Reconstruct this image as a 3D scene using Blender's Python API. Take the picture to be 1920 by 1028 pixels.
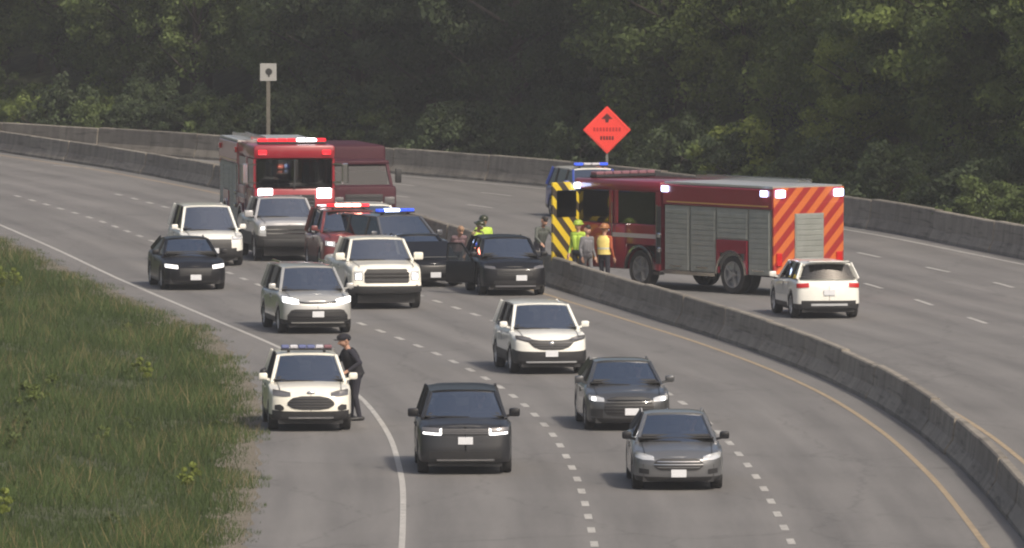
import bpy, bmesh, math, random
import numpy as np
from mathutils import Vector, Matrix, Euler
for o in list(bpy.data.objects): bpy.data.objects.remove(o)
SC = bpy.context.scene
COL = SC.collection
R = math.radians
random.seed(7); RNG = np.random.default_rng(7)

# ------------------------------------------------------------------ camera, sky, sun, exposure
cam = bpy.data.cameras.new('camera'); CAM = bpy.data.objects.new('camera', cam); COL.objects.link(CAM)
cam.sensor_width = 36; cam.lens = 337.5; cam.clip_start = 1; cam.clip_end = 3000
CAM.location = (0, 0, 13.5); CAM.rotation_euler = (R(90 - 2.818), 0, 0)
SC.camera = CAM
SUN_DIR = Vector((0.40, -0.60, 0.70)).normalized()          # towards the sun
W = bpy.data.worlds.new('World'); SC.world = W; W.use_nodes = True
wn = W.node_tree; bg = wn.nodes['Background']
sky = wn.nodes.new('ShaderNodeTexSky'); sky.sky_type = 'NISHITA'; sky.sun_disc = False
sky.sun_elevation = math.asin(SUN_DIR.z); sky.sun_rotation = math.atan2(SUN_DIR.x, SUN_DIR.y)
sky.air_density = 1.0; sky.dust_density = 7.0; sky.ozone_density = .6
wn.links.new(sky.outputs[0], bg.inputs[0]); bg.inputs[1].default_value = 0.11
sl = bpy.data.lights.new('sun', 'SUN'); sl.energy = 3.0; sl.angle = R(4.0); sl.color = (1, .91, .78)
SUN = bpy.data.objects.new('sun', sl); COL.objects.link(SUN)
SUN.rotation_euler = SUN_DIR.to_track_quat('Z', 'Y').to_euler()
SC.view_settings.view_transform = 'Standard'; SC.view_settings.look = 'None'
SC.view_settings.exposure = 0.16; SC.view_settings.gamma = 1
SC.render.engine = 'CYCLES'; SC.cycles.pixel_filter_type = 'BLACKMAN_HARRIS'; SC.cycles.filter_width = 2.1      # a soft traffic-camera lens

# ------------------------------------------------------------------ materials
MATS = {}
def mat(name, col, rough=.6, metal=0., coat=0., var=.0, scale=8., bump=0., emit=None, estr=0., spec=.5):
    if name in MATS: return MATS[name]
    m = bpy.data.materials.new(name); m.use_nodes = True; t = m.node_tree; b = t.nodes['Principled BSDF']
    c = (*col, 1)
    b.inputs['Base Color'].default_value = c; b.inputs['Roughness'].default_value = rough
    b.inputs['Metallic'].default_value = metal; b.inputs['Coat Weight'].default_value = coat
    b.inputs['Coat Roughness'].default_value = .06; b.inputs['Specular IOR Level'].default_value = spec
    if var or bump:
        tc = t.nodes.new('ShaderNodeTexCoord'); n = t.nodes.new('ShaderNodeTexNoise')
        n.inputs['Scale'].default_value = scale; n.inputs['Detail'].default_value = 6; n.inputs['Roughness'].default_value = .65
        t.links.new(tc.outputs['Object'], n.inputs['Vector'])
        if var:
            r = t.nodes.new('ShaderNodeValToRGB')
            r.color_ramp.elements[0].position = .3; r.color_ramp.elements[1].position = .7
            r.color_ramp.elements[0].color = (*[x * (1 - var) for x in col], 1)
            r.color_ramp.elements[1].color = (*[min(1, x * (1 + var)) for x in col], 1)
            t.links.new(n.outputs['Fac'], r.inputs[0]); t.links.new(r.outputs[0], b.inputs['Base Color'])
        if bump:
            bp = t.nodes.new('ShaderNodeBump'); bp.inputs['Strength'].default_value = bump; bp.inputs['Distance'].default_value = .02
            t.links.new(n.outputs['Fac'], bp.inputs['Height']); t.links.new(bp.outputs[0], b.inputs['Normal'])
    if emit:
        b.inputs['Emission Color'].default_value = (*emit, 1); b.inputs['Emission Strength'].default_value = estr
    MATS[name] = m; return m
def paint(name, col, metal=0., rough=.32): return mat(name, col, rough, metal, .8, var=.05, scale=2.5)
def glass(name, tint=.5, refl=.03):
    if name in MATS: return MATS[name]
    m = bpy.data.materials.new(name); m.use_nodes = True; t = m.node_tree; t.nodes.clear()
    o = t.nodes.new('ShaderNodeOutputMaterial'); mx = t.nodes.new('ShaderNodeMixShader')
    tr = t.nodes.new('ShaderNodeBsdfTransparent'); gl = t.nodes.new('ShaderNodeBsdfGlossy'); fr = t.nodes.new('ShaderNodeFresnel')
    ad = t.nodes.new('ShaderNodeMath'); ad.operation = 'ADD'; ad.inputs[1].default_value = refl
    tr.inputs[0].default_value = (tint * .93, tint, tint * .97, 1); gl.inputs['Roughness'].default_value = .03
    fr.inputs['IOR'].default_value = 1.5
    t.links.new(fr.outputs[0], ad.inputs[0]); t.links.new(ad.outputs[0], mx.inputs[0])
    t.links.new(tr.outputs[0], mx.inputs[1]); t.links.new(gl.outputs[0], mx.inputs[2]); t.links.new(mx.outputs[0], o.inputs[0])
    MATS[name] = m; return m
def stripes(name, ca, cb, axis_a, axis_b, slope, period, rough=.45):
    """diagonal reflective striping printed on a panel"""
    m = bpy.data.materials.new(name); m.use_nodes = True; t = m.node_tree; b = t.nodes['Principled BSDF']
    tc = t.nodes.new('ShaderNodeTexCoord'); sp = t.nodes.new('ShaderNodeSeparateXYZ'); t.links.new(tc.outputs['Object'], sp.inputs[0])
    ab = t.nodes.new('ShaderNodeMath'); ab.operation = 'MULTIPLY'; ab.inputs[1].default_value = slope
    t.links.new(sp.outputs[axis_a], ab.inputs[0])
    s = t.nodes.new('ShaderNodeMath'); s.operation = 'ADD'; t.links.new(ab.outputs[0], s.inputs[0]); t.links.new(sp.outputs[axis_b], s.inputs[1])
    d = t.nodes.new('ShaderNodeMath'); d.operation = 'DIVIDE'; d.inputs[1].default_value = period; t.links.new(s.outputs[0], d.inputs[0])
    f = t.nodes.new('ShaderNodeMath'); f.operation = 'FRACT'; t.links.new(d.outputs[0], f.inputs[0])
    g = t.nodes.new('ShaderNodeMath'); g.operation = 'GREATER_THAN'; g.inputs[1].default_value = .5; t.links.new(f.outputs[0], g.inputs[0])
    mx = t.nodes.new('ShaderNodeMix'); mx.data_type = 'RGBA'; mx.inputs[6].default_value = (*ca, 1); mx.inputs[7].default_value = (*cb, 1)
    t.links.new(g.outputs[0], mx.inputs[0]); t.links.new(mx.outputs[2], b.inputs['Base Color']); b.inputs['Roughness'].default_value = rough
    MATS[name] = m; return m

BLACK = mat('black_plastic', (.018, .018, .02), .55, var=.2, scale=20)
GLOSSBLK = mat('gloss_black', (.012, .012, .014), .2, coat=.5)
RUBBER = mat('tyre_rubber', (.022, .021, .021), .85, var=.25, scale=12)
RIM = mat('rim_alloy', (.42, .43, .45), .35, .8, var=.1)
DARKRIM = mat('rim_dark', (.09, .09, .1), .4, .6)
CHROME = mat('chrome', (.65, .66, .68), .18, 1.)
LAMP = mat('lamp_lens', (.55, .57, .6), .12, .3, .8)
LAMPDARK = mat('lamp_lens_smoked', (.12, .12, .13), .12, .2, .8)
LIT = mat('lamp_lit', (.9, .9, .9), .3, emit=(1, .98, .95), estr=3.0)
DRL = mat('lamp_daytime', (.9, .9, .9), .3, emit=(1, .98, .95), estr=1.2)
PLATE = mat('plate', (.62, .64, .68), .4)
INTER = mat('cabin_interior', (.03, .03, .032), .85, var=.2)
SEATM = mat('seat_cloth', (.05, .05, .052), .9, var=.2)
REDLENS = mat('red_lens', (.45, .015, .015), .2, coat=.5)
GLASS = glass('window_glass', .5, .05); GLASSW = glass('windshield_glass', .55, .55)
GLASSD = glass('privacy_glass', .22, .05)

# ------------------------------------------------------------------ mesh helpers
def tag(o, label=None, cat=None, group=None, kind=None):
    for k, v in (('label', label), ('category', cat), ('group', group), ('kind', kind)):
        if v: o[k] = v
    return o
def obj(name, bm, m, parent=None, smooth=None):
    me = bpy.data.meshes.new(name); bmesh.ops.recalc_face_normals(bm, faces=bm.faces[:]); bm.to_mesh(me); bm.free()
    for x in (m if isinstance(m, (list, tuple)) else [m]): me.materials.append(x)
    if smooth:
        me.shade_smooth()
        try: me.set_sharp_from_angle(angle=R(smooth))
        except Exception: pass
    o = bpy.data.objects.new(name, me); COL.objects.link(o)
    if parent: o.parent = parent
    return o
def meshobj(name, v, f, m, parent=None, smooth=False):
    me = bpy.data.meshes.new(name); me.from_pydata(v, [], f); me.update()
    for x in (m if isinstance(m, (list, tuple)) else [m]): me.materials.append(x)
    if smooth: me.shade_smooth()
    o = bpy.data.objects.new(name, me); COL.objects.link(o)
    if parent: o.parent = parent
    return o
def empty(name, loc, rz=0):
    o = bpy.data.objects.new(name, None); COL.objects.link(o); o.location = loc; o.rotation_euler = (0, 0, rz); o.empty_display_size = .3
    return o
def B(): return bmesh.new()
def box(bm, c, s, bev=0., rot=None, seg=1):
    r = bmesh.ops.create_cube(bm, size=1); vs = r['verts']
    bmesh.ops.scale(bm, vec=s, verts=vs)
    if bev:
        es = list({e for v in vs for e in v.link_edges})
        q = bmesh.ops.bevel(bm, geom=es, offset=bev, segments=seg, affect='EDGES', profile=.5)
        vs = list({v for f in q['faces'] for v in f.verts} | {v for v in vs if v.is_valid})
    if rot: bmesh.ops.rotate(bm, cent=(0, 0, 0), matrix=Euler(rot).to_matrix(), verts=vs)
    bmesh.ops.translate(bm, vec=c, verts=vs)
    return bm
def bar(bm, p0, p1, w, h=None, bev=0.):
    p0, p1 = Vector(p0), Vector(p1); d = p1 - p0; h = h or w
    r = bmesh.ops.create_cube(bm, size=1); vs = r['verts']; bmesh.ops.scale(bm, vec=(w, h, d.length), verts=vs)
    if bev:
        q = bmesh.ops.bevel(bm, geom=list({e for v in vs for e in v.link_edges}), offset=bev, segments=1, affect='EDGES')
        vs = list({v for f in q['faces'] for v in f.verts})
    M = Matrix.Translation((p0 + p1) / 2) @ d.to_track_quat('Z', 'Y').to_matrix().to_4x4()
    bmesh.ops.transform(bm, matrix=M, verts=vs); return bm
def cyl(bm, p0, p1, r0, r1=None, n=12, caps=True):
    p0, p1 = Vector(p0), Vector(p1); d = p1 - p0
    q = bmesh.ops.create_cone(bm, cap_ends=caps, segments=n, radius1=r0, radius2=r0 if r1 is None else r1, depth=d.length)
    M = Matrix.Translation((p0 + p1) / 2) @ d.to_track_quat('Z', 'Y').to_matrix().to_4x4()
    bmesh.ops.transform(bm, matrix=M, verts=q['verts']); return bm
def ball(bm, c, r, n=10):
    q = bmesh.ops.create_uvsphere(bm, u_segments=n, v_segments=max(6, n * 2 // 3), radius=1)
    s = r if isinstance(r, (tuple, list)) else (r, r, r)
    bmesh.ops.scale(bm, vec=s, verts=q['verts']); bmesh.ops.translate(bm, vec=c, verts=q['verts']); return bm
def lathe_x(bm, prof, n=28):
    """profile of (x, radius) turned about the x axis"""
    rings = [[bm.verts.new((x, r * math.cos(a), r * math.sin(a))) for a in [2 * math.pi * k / n for k in range(n)]] for x, r in prof]
    for a, b in zip(rings, rings[1:]):
        for k in range(n): bm.faces.new((a[k], a[(k + 1) % n], b[(k + 1) % n], b[k]))
    return bm
def lerp(a, b, t): return a + (b - a) * t
def interp(tab, x):
    return float(np.interp(x, [p[0] for p in tab], [p[1] for p in tab]))

# ------------------------------------------------------------------ the road's plan, in metres
T_D1 = [(60, 1.3), (150, 1.6), (175, 1.5), (190, 1.35), (204, .93), (216.6, .18), (227, -.85), (238, -2.3), (248, -3.9), (272, -7.7), (290, -10.3), (310, -13.4), (330, -17.2), (350, -22.), (380, -31), (450, -60)]
T_OUT = [(60, 26), (170, 25), (225, 22.5), (270, 17.5), (300, 12), (322, 6.5), (336.6, 1.3), (348.6, -4.26), (361, -10.9), (380, -22), (400, -36), (450, -75)]
T_EDGE = [(60, -6.4), (202, -6.4), (208, -6.2), (231, -5.3), (244, -4.4), (450, -4.4)]
def smooth_tab(tab):
    xs = np.arange(60, 451, 1.0); ys = np.interp(xs, [p[0] for p in tab], [p[1] for p in tab])
    k = np.hanning(19); k /= k.sum(); ys = np.convolve(np.pad(ys, 9, mode='reflect', reflect_type='odd'), k, 'valid')
    return xs, ys
S_D1, S_OUT = smooth_tab(T_D1), smooth_tab(T_OUT)
def d1(y): return float(np.interp(y, *S_D1))
def outx(y): return float(np.interp(y, *S_OUT))
def slope(f, y): return (f(y + 1) - f(y - 1)) / 2
def off(y, o, f=d1):
    m = slope(f, y); n = math.hypot(1, m)
    return (f(y) + o / n, y - o * m / n)
MED = 7.85       # foot of the median barrier, right of the first dashed line
def heading(y): return slope(d1, y)

# ------------------------------------------------------------------ ground, hillside and carriageways
GRASS = mat('grass_ground', (.05, .058, .024), .95, var=.6, scale=2.5, bump=1.)
def ground():
    xs = np.concatenate([np.arange(-700, -80, 40), np.arange(-80, 80, 2.0), np.arange(80, 701, 40)]); ys = np.concatenate([np.arange(-100, 60, 20), np.arange(60, 450, 2.5), np.arange(450, 1500, 50)])
    v = []; f = []
    for y in ys:
        yy = min(max(y, 62), 448)
        ox = outx(yy); mo = math.hypot(1, slope(outx, yy)); lx = off(yy, interp(T_EDGE, yy))[0]
        for x in xs:
            a = (x - ox) / mo; b = (lx - x)
            z = -.1
            if a > 2.5: z += min(14, (a - 2.5) * .32) + .25 * math.sin(x * .7 + y * .3)
            if b > 2.5: z += min(5, (b - 2.5) * .14) + .05 * math.sin(x * 1.3 + y * .2)
            if y > 448: z = max(z, 6)
            v.append((x, y, z))
    n = len(xs)
    for j in range(len(ys) - 1):
        for i in range(n - 1): f.append((j * n + i, j * n + i + 1, (j + 1) * n + i + 1, (j + 1) * n + i))
    o = meshobj('ground', v, f, GRASS, smooth=True); o['kind'] = 'structure'
ground()
def asphalt_mat():
    m = bpy.data.materials.new('asphalt'); m.use_nodes = True; t = m.node_tree; b = t.nodes['Principled BSDF']; N = t.nodes.new; L = t.links.new
    uv = N('ShaderNodeUVMap'); uv.uv_map = 'road'; tc = N('ShaderNodeTexCoord')
    def noise(vec, sc, det=5, ro=.6):
        n = N('ShaderNodeTexNoise'); n.inputs['Scale'].default_value = sc; n.inputs['Detail'].default_value = det; n.inputs['Roughness'].default_value = ro; L(vec, n.inputs['Vector']); return n.outputs['Fac']
    mp = N('ShaderNodeMapping'); mp.inputs['Scale'].default_value = (1.5, .06, 1); L(uv.outputs[0], mp.inputs[0])
    streak = noise(mp.outputs[0], 1.0, 6); grain = noise(tc.outputs['Object'], 9, 8, .75); patch = noise(tc.outputs['Object'], .16, 4)
    # wheel tracks polished by traffic: two per 3.55 m lane
    sp = N('ShaderNodeSeparateXYZ'); L(uv.outputs[0], sp.inputs[0])
    sn = N('ShaderNodeMath'); sn.operation = 'MULTIPLY'; sn.inputs[1].default_value = 2 * math.pi / 1.775; L(sp.outputs[0], sn.inputs[0])
    co = N('ShaderNodeMath'); co.operation = 'COSINE'; L(sn.outputs[0], co.inputs[0])
    def mul(a, k):
        q = N('ShaderNodeMath'); q.operation = 'MULTIPLY'; L(a, q.inputs[0]); q.inputs[1].default_value = k; return q.outputs[0]
    def add(a, c):
        q = N('ShaderNodeMath'); q.operation = 'ADD'; L(a, q.inputs[0]); L(c, q.inputs[1]); return q.outputs[0]
    s = add(add(mul(streak, .9), mul(grain, .75)), add(mul(patch, .5), mul(co.outputs[0], .09)))
    r = N('ShaderNodeValToRGB'); L(s, r.inputs[0]); r.color_ramp.elements[0].position = .72; r.color_ramp.elements[1].position = 1.45
    mr = N('ShaderNodeMapRange'); mr.inputs[1].default_value = .75; mr.inputs[2].default_value = 1.4; L(s, mr.inputs[0]); L(mr.outputs[0], r.inputs[0])
    r.color_ramp.elements[0].position = 0; r.color_ramp.elements[1].position = 1
    r.color_ramp.elements[0].color = (.104, .1, .097, 1); r.color_ramp.elements[1].color = (.19, .182, .176, 1)
    mp2 = N('ShaderNodeMapping'); mp2.inputs['Scale'].default_value = (.3, .1, 1); L(uv.outputs[0], mp2.inputs[0])
    wob = N('ShaderNodeVectorMath'); wob.operation = 'ADD'; nz = N('ShaderNodeTexNoise'); nz.inputs['Scale'].default_value = 1.2; nz.inputs['Detail'].default_value = 5; L(tc.outputs['Object'], nz.inputs['Vector']); L(mp2.outputs[0], wob.inputs[0])
    wsc = N('ShaderNodeVectorMath'); wsc.operation = 'SCALE'; wsc.inputs['Scale'].default_value = .25; L(nz.outputs['Color'], wsc.inputs[0]); L(wsc.outputs[0], wob.inputs[1])
    vo = N('ShaderNodeTexVoronoi'); vo.feature = 'DISTANCE_TO_EDGE'; vo.inputs['Scale'].default_value = .8; L(wob.outputs[0], vo.inputs['Vector'])
    cm = N('ShaderNodeMapRange'); cm.inputs[1].default_value = .002; cm.inputs[2].default_value = .012; cm.inputs[3].default_value = .8; cm.inputs[4].default_value = 1; L(vo.outputs['Distance'], cm.inputs[0])
    mc = N('ShaderNodeMix'); mc.data_type = 'RGBA'; mc.blend_type = 'MULTIPLY'; mc.inputs[0].default_value = 1; L(r.outputs[0], mc.inputs[6]); L(cm.outputs[0], mc.inputs[7])
    L(mc.outputs[2], b.inputs['Base Color']); b.inputs['Roughness'].default_value = .8
    bp = N('ShaderNodeBump'); bp.inputs['Strength'].default_value = .4; bp.inputs['Distance'].default_value = .01
    L(grain, bp.inputs['Height']); L(bp.outputs[0], b.inputs['Normal'])
    return m
ASPH = asphalt_mat()
def road():
    v = []; f = []; uvs = []; ys = np.arange(64, 447, 2.0); K = 25
    for y in ys:
        a = off(y, interp(T_EDGE, y)); b = off(y, 1.6, outx)
        for k in range(K):
            t = k / (K - 1); p = (lerp(a[0], b[0], t), lerp(a[1], b[1], t)); v.append((p[0], p[1], 0)); uvs.append(((p[0] - d1(y)) / math.hypot(1, slope(d1, y)), y))
    for j in range(len(ys) - 1):
        for i in range(K - 1): f.append((j * K + i, j * K + i + 1, (j + 1) * K + i + 1, (j + 1) * K + i))
    o = meshobj('road', v, f, ASPH); o['kind'] = 'structure'
    u = o.data.uv_layers.new(name='road')
    for l in o.data.loops: u.data[l.index].uv = uvs[l.vertex_index]
    return o
ROAD = road()
WHITEPAINT = mat('road_paint_white', (.38, .37, .35), .7, var=.4, scale=6)
YELLOWPAINT = mat('road_paint_yellow', (.3, .235, .155), .75, var=.3, scale=4)
def strip(name, o0, y0, y1, w, m, f=d1, step=1.5, z=.005):
    n = max(1, int((y1 - y0) / step)); v = []
    for k in range(n + 1):
        y = lerp(y0, y1, k / n); a = off(y, o0 - w / 2, f); b = off(y, o0 + w / 2, f); v += [(a[0], a[1], z), (b[0], b[1], z)]
    return meshobj(name, v, [(2 * k, 2 * k + 1, 2 * k + 3, 2 * k + 2) for k in range(n)], m, ROAD)
strip('edge_line', -3.5, 66, 440, .115, WHITEPAINT)
strip('edge_line', 7.1, 66, 440, .12, YELLOWPAINT)
y = 120.
while y < 330:
    for o0 in (0, 3.6): strip('lane_dash', o0, y + (.6 if o0 else 0), y + (.6 if o0 else 0) + 1.3, .145, WHITEPAINT)
    y += 3.35
strip('edge_line', 9.3, 66, 440, .12, YELLOWPAINT)
y = 150.
while y < 360:
    for o0 in (-3.9, -7.6):
        strip('lane_dash', o0, y, y + 3, .13, WHITEPAINT, outx)
    y += 9
strip('edge_line', -.75, 66, 440, .13, WHITEPAINT, outx)

# ------------------------------------------------------------------ concrete barriers, one piece between joints
def concrete(name, col):
    m = bpy.data.materials.new(name); m.use_nodes = True; t = m.node_tree; b = t.nodes['Principled BSDF']; N = t.nodes.new; L = t.links.new
    tc = N('ShaderNodeTexCoord'); cur = None
    for sc, vec, lo, hi, amt in ((1.4, (1, 1, 1), .35, .7, .2), (3.0, (1, 1, .1), .5, .8, .3), (2.0, (.3, .3, 5), .55, .72, .4), (24, (1, 1, 1), .3, .7, .15)):
        mp = N('ShaderNodeMapping'); mp.inputs['Scale'].default_value = vec; L(tc.outputs['Object'], mp.inputs[0])
        n = N('ShaderNodeTexNoise'); n.inputs['Scale'].default_value = sc; n.inputs['Detail'].default_value = 6; L(mp.outputs[0], n.inputs['Vector'])
        q = N('ShaderNodeMapRange'); q.inputs[1].default_value = lo; q.inputs[2].default_value = hi; q.inputs[3].default_value = 1.12; q.inputs[4].default_value = 1 - amt; L(n.outputs['Fac'], q.inputs[0])
        if cur is None: cur = q.outputs[0]
        else:
            k = N('ShaderNodeMath'); k.operation = 'MULTIPLY'; L(cur, k.inputs[0]); L(q.outputs[0], k.inputs[1]); cur = k.outputs[0]
    mx = N('ShaderNodeMix'); mx.data_type = 'RGBA'; mx.blend_type = 'MULTIPLY'; mx.inputs[0].default_value = 1; mx.inputs[6].default_value = (*col, 1); L(cur, mx.inputs[7]); L(mx.outputs[2], b.inputs['Base Color'])
    b.inputs['Roughness'].default_value = .9; return m
CONC = concrete('barrier_concrete', (.2, .18, .152)); CONC2 = concrete('barrier_concrete_grimy', (.165, .148, .125))
def barrier(name, label, o0, f, y0, y1, L, h, base=.62, top=.2):
    root = empty(name, (*off(y0, o0, f), 0)); tag(root, label, 'barrier'); inv = Vector(root.location)
    prof = [(-base / 2, 0), (-base / 2, .09), (-top / 2 - .05, .34), (-top / 2, h - .03), (-top / 2 + .03, h), (top / 2 - .03, h), (top / 2, h - .03), (top / 2 + .05, .34), (base / 2, .09), (base / 2, 0)]
    y = y0; i = 0
    while y < y1:
        seg = L / math.hypot(1, slope(f, y)); e = min(y + seg - .07, y1); n = 4; v = []; fc = []
        dz = random.uniform(-.03, .03); dx = random.uniform(-.02, .02)
        for k in range(n + 1):
            yy = lerp(y, e, k / n)
            for (a, z) in prof:
                p = off(yy, o0 + a + dx, f); v.append((p[0] - inv.x, p[1] - inv.y, z + (dz if z > .1 else 0)))
        P = len(prof)
        for k in range(n):
            for q in range(P): fc.append((k * P + q, k * P + (q + 1) % P, (k + 1) * P + (q + 1) % P, (k + 1) * P + q))
        fc.append(tuple(range(P))); fc.append(tuple(reversed(range(n * P, n * P + P))))
        meshobj('barrier_segment', v, fc, CONC if random.random() < .55 else CONC2, root)
        y += seg; i += 1
    return root
barrier('median_barrier', 'grey concrete median barrier running between the two carriageways', MED + .31, d1, 150, 390, 6.0, .78)
barrier('roadside_barrier', 'long concrete barrier along the far edge, in front of the woods', .3, outx, 200, 430, 8.0, .92, .6, .26)

# ------------------------------------------------------------------ cars
TYRES = {}
def wheel(parent, loc, r, w, rim=RIM, side=1):
    key = (round(r, 3), w, rim.name)
    if key not in TYRES:
        b = B(); h = w / 2
        lathe_x(b, [(-h * .8, r * .66), (-h, r * .74), (-h, r * .93), (-h * .8, r * .99), (0, r), (h * .8, r * .99), (h, r * .93), (h, r * .74), (h * .8, r * .66)], 26)
        t = obj('tyre', b, RUBBER, smooth=40)
        b = B(); lathe_x(b, [(h * .75, r * .68), (h * .9, r * .69), (h * .88, r * .63), (h * .2, r * .6), (h * .2, .001)], 26)
        for k in range(5):
            a = 2 * math.pi * k / 5
            bar(b, (h * .55, 0, 0), (h * .7, r * .64 * math.cos(a), r * .64 * math.sin(a)), r * .17, h * .25)
        cyl(b, (h * .3, 0, 0), (h * .75, 0, 0), r * .16, r * .13, 10)
        ri = obj('rim', b, rim, smooth=35)
        TYRES[key] = (t.data, ri.data); bpy.data.objects.remove(t); bpy.data.objects.remove(ri)
    td, rd = TYRES[key]
    t = bpy.data.objects.new('wheel', td); COL.objects.link(t); t.parent = parent; t.location = loc
    if side < 0: t.rotation_euler = (0, 0, math.pi)
    q = bpy.data.objects.new('rim', rd); COL.objects.link(q); q.parent = t
    return t

LV = [0, .06, .18, .34, .5, .66, .8, .9, .965, 1.]
LW = [.955, .985, 1., 1., .995, .99, .985, .97, .93, .86]
class Car:
    """A car in its own frame: nose to -y, ground at z = 0. Body shape is an analytic shell so that lamps and grilles can be fitted on it."""
    def __init__(s, name, label, cat, front, yaw, S, paintm, group=None):
        s.S = S; L = S['L']; s.L = L; s.w = S['W'] / 2
        c = Vector((front[0], front[1], 0)); d = Vector((math.sin(yaw), -math.cos(yaw), 0))
        s.root = empty(name, c - d * L / 2, yaw); tag(s.root, label, cat, group); s.paint = paintm; s.root.scale = (.965, .965, .965)
        s.cf = S.get('cf', .42); s.cr = S.get('cr', .35); s.n = S.get('n', 2.7)
        s.rw = S['rw']; s.fa = L / 2 - S['ohf']; s.ra = s.fa - S['wb']; s.zb0 = S.get('zb', .24)
        s.top = S['top']; s.rake = S.get('rake', [(0, -.1), (.3, -.02), (.5, 0), (.75, -.03), (1.2, -.08)])
        s.build()
    def zt(s, f): return interp(s.top, f)
    def half(s, f):
        e = abs(f) / (s.L / 2); return s.w * (1 - .045 * max(0, (e - .45) / .55) ** 2)
    def ffac(s, f): return max(0., min(1., (f - (s.L / 2 - s.cf)) / s.cf))
    def rfac(s, f): return max(0., min(1., (-(s.L / 2 - s.cr) - f) / s.cr))
    def place(s, px, f, v, zb):
        zt = s.zt(f); z = lerp(zb, zt, v); ws = interp(list(zip(LV, LW)), v)
        a = s.ffac(f); r = s.rfac(f)
        g = f + a * (interp(s.rake, z) - (1 - ws) * s.w * .8) + r * ((1 - ws) * s.w * .7 + .06 * max(0, v - .5))
        return (px * ws, -g, z)
    def front(s, x, z, proud=0.):
        w = s.w * .955; q = min(.999, abs(x) / w)
        f = (s.L / 2 - s.cf) + s.cf * (1 - q ** s.n) ** (1 / s.n)
        zt = s.zt(s.L / 2 - .1); v = max(0, min(1, (z - s.zb0) / (zt - s.zb0))); ws = interp(list(zip(LV, LW)), v)
        a = s.ffac(f)
        return (x, -(f + a * (interp(s.rake, z) - (1 - ws) * s.w * .8) + proud), z)
    def rear(s, x, z, proud=0.):
        w = s.w * .955; q = min(.999, abs(x) / w); f = -(s.L / 2 - s.cr) - s.cr * (1 - q ** s.n) ** (1 / s.n)
        zt = s.zt(-s.L / 2 + .1); v = max(0, min(1, (z - s.zb0) / (zt - s.zb0))); ws = interp(list(zip(LV, LW)), v)
        return (x, -(f + s.rfac(f) * ((1 - ws) * s.w * .7 + .06 * max(0, v - .5)) - proud), z)
    def band(s, name, ctrl, m, proud=.012, n=10, surf=None, parent=None, rows=3, depth=.07):
        """a piece fitted on the nose: ctrl = [(x, z_low, z_high), ...]"""
        surf = surf or s.front; bm = B(); xs = np.linspace(ctrl[0][0], ctrl[-1][0], n)
        G = []; H = []
        for x in xs:
            z0 = interp([(c[0], c[1]) for c in ctrl], x); z1 = interp([(c[0], c[2]) for c in ctrl], x)
            G.append([bm.verts.new(surf(x, lerp(z0, z1, k / rows), proud)) for k in range(rows + 1)])
            H.append([bm.verts.new(surf(x, lerp(z0, z1, k / rows), proud - depth)) for k in (0, rows)])
        for i in range(n - 1):
            for k in range(rows): bm.faces.new((G[i][k], G[i + 1][k], G[i + 1][k + 1], G[i][k + 1]))
            bm.faces.new((G[i][0], H[i][0], H[i + 1][0], G[i + 1][0])); bm.faces.new((G[i][-1], G[i + 1][-1], H[i + 1][1], H[i][1]))
        bm.faces.new(G[0] + [H[0][1], H[0][0]]); bm.faces.new(G[-1] + [H[-1][1], H[-1][0]])
        return obj(name, bm, m, parent or s.root, smooth=35)
    def pair(s, name, ctrl, m, **k):
        return [s.band(name, ctrl, m, **k), s.band(name, [(-x, a, b) for x, a, b in reversed(ctrl)], m, **k)]
    def build(s):
        S = s.S; L = s.L
        st = []
        for k in range(9):
            t = math.pi / 2 * k / 8; st.append((s.half(-L / 2) * max(.001, math.sin(t)) ** (2 / s.n), -(L / 2 - s.cr) - s.cr * max(0, math.cos(t)) ** (2 / s.n), 0))
        fs = set(np.round(np.linspace(-(L / 2 - s.cr), L / 2 - s.cf, 26)[1:-1], 3)); Ra = s.rw * 1.16
        for a in (s.fa, s.ra):
            fs = {q for q in fs if abs(q - a) > Ra + .04}
            fs |= {round(a + Ra * math.cos(t), 4) for t in np.linspace(0, math.pi, 13)} | {a + Ra + .004, a - Ra - .004}
        for f in sorted(fs): st.append((s.half(f), f, 1))
        for k in range(11):
            t = math.pi / 2 * (1 - k / 10); st.append((s.half(L / 2) * max(.001, math.sin(t)) ** (2 / s.n), (L / 2 - s.cf) + s.cf * max(0, math.cos(t)) ** (2 / s.n), 0))
        st.sort(key=lambda q: (q[1], 0)) if False else None
        bm = B(); rows = {1: [], -1: []}; clad = S.get('clad', 0)
        for (px, f, side) in st:
            zb = s.zb0
            for a in (s.fa, s.ra):
                if abs(f - a) < Ra: zb = max(zb, s.rw + math.sqrt(max(0, Ra * Ra - (f - a) ** 2)))
            for sg in (1, -1): rows[sg].append([bm.verts.new((lambda p: (sg * p[0], p[1], p[2]))(s.place(px, f, v, zb))) for v in LV])
        for sg in (1, -1):
            for a, b in zip(rows[sg], rows[sg][1:]):
                for j in range(len(LV) - 1):
                    fc = bm.faces.new((a[j], b[j], b[j + 1], a[j + 1]))
                    zc = (a[j].co.z + a[j + 1].co.z + b[j].co.z) / 3
                    fc.material_index = 1 if zc < clad else 0
        C = 6; caps = []
        for (px, f, side), a, b in zip(st, rows[1], rows[-1]):
            l, r = a[-1], b[-1]; row = [r]
            for k in range(1, C):
                t = k / C; xf = 2 * t - 1; cr = S.get('crown', .045) * (1 - xf * xf) * min(1, abs(l.co.x) / s.w * 1.3)
                row.append(bm.verts.new((lerp(r.co.x, l.co.x, t), l.co.y, l.co.z + cr)))
            caps.append(row + [l])
        for a, b in zip(caps, caps[1:]):
            for k in range(C): bm.faces.new((a[k], a[k + 1], b[k + 1], b[k]))
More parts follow.
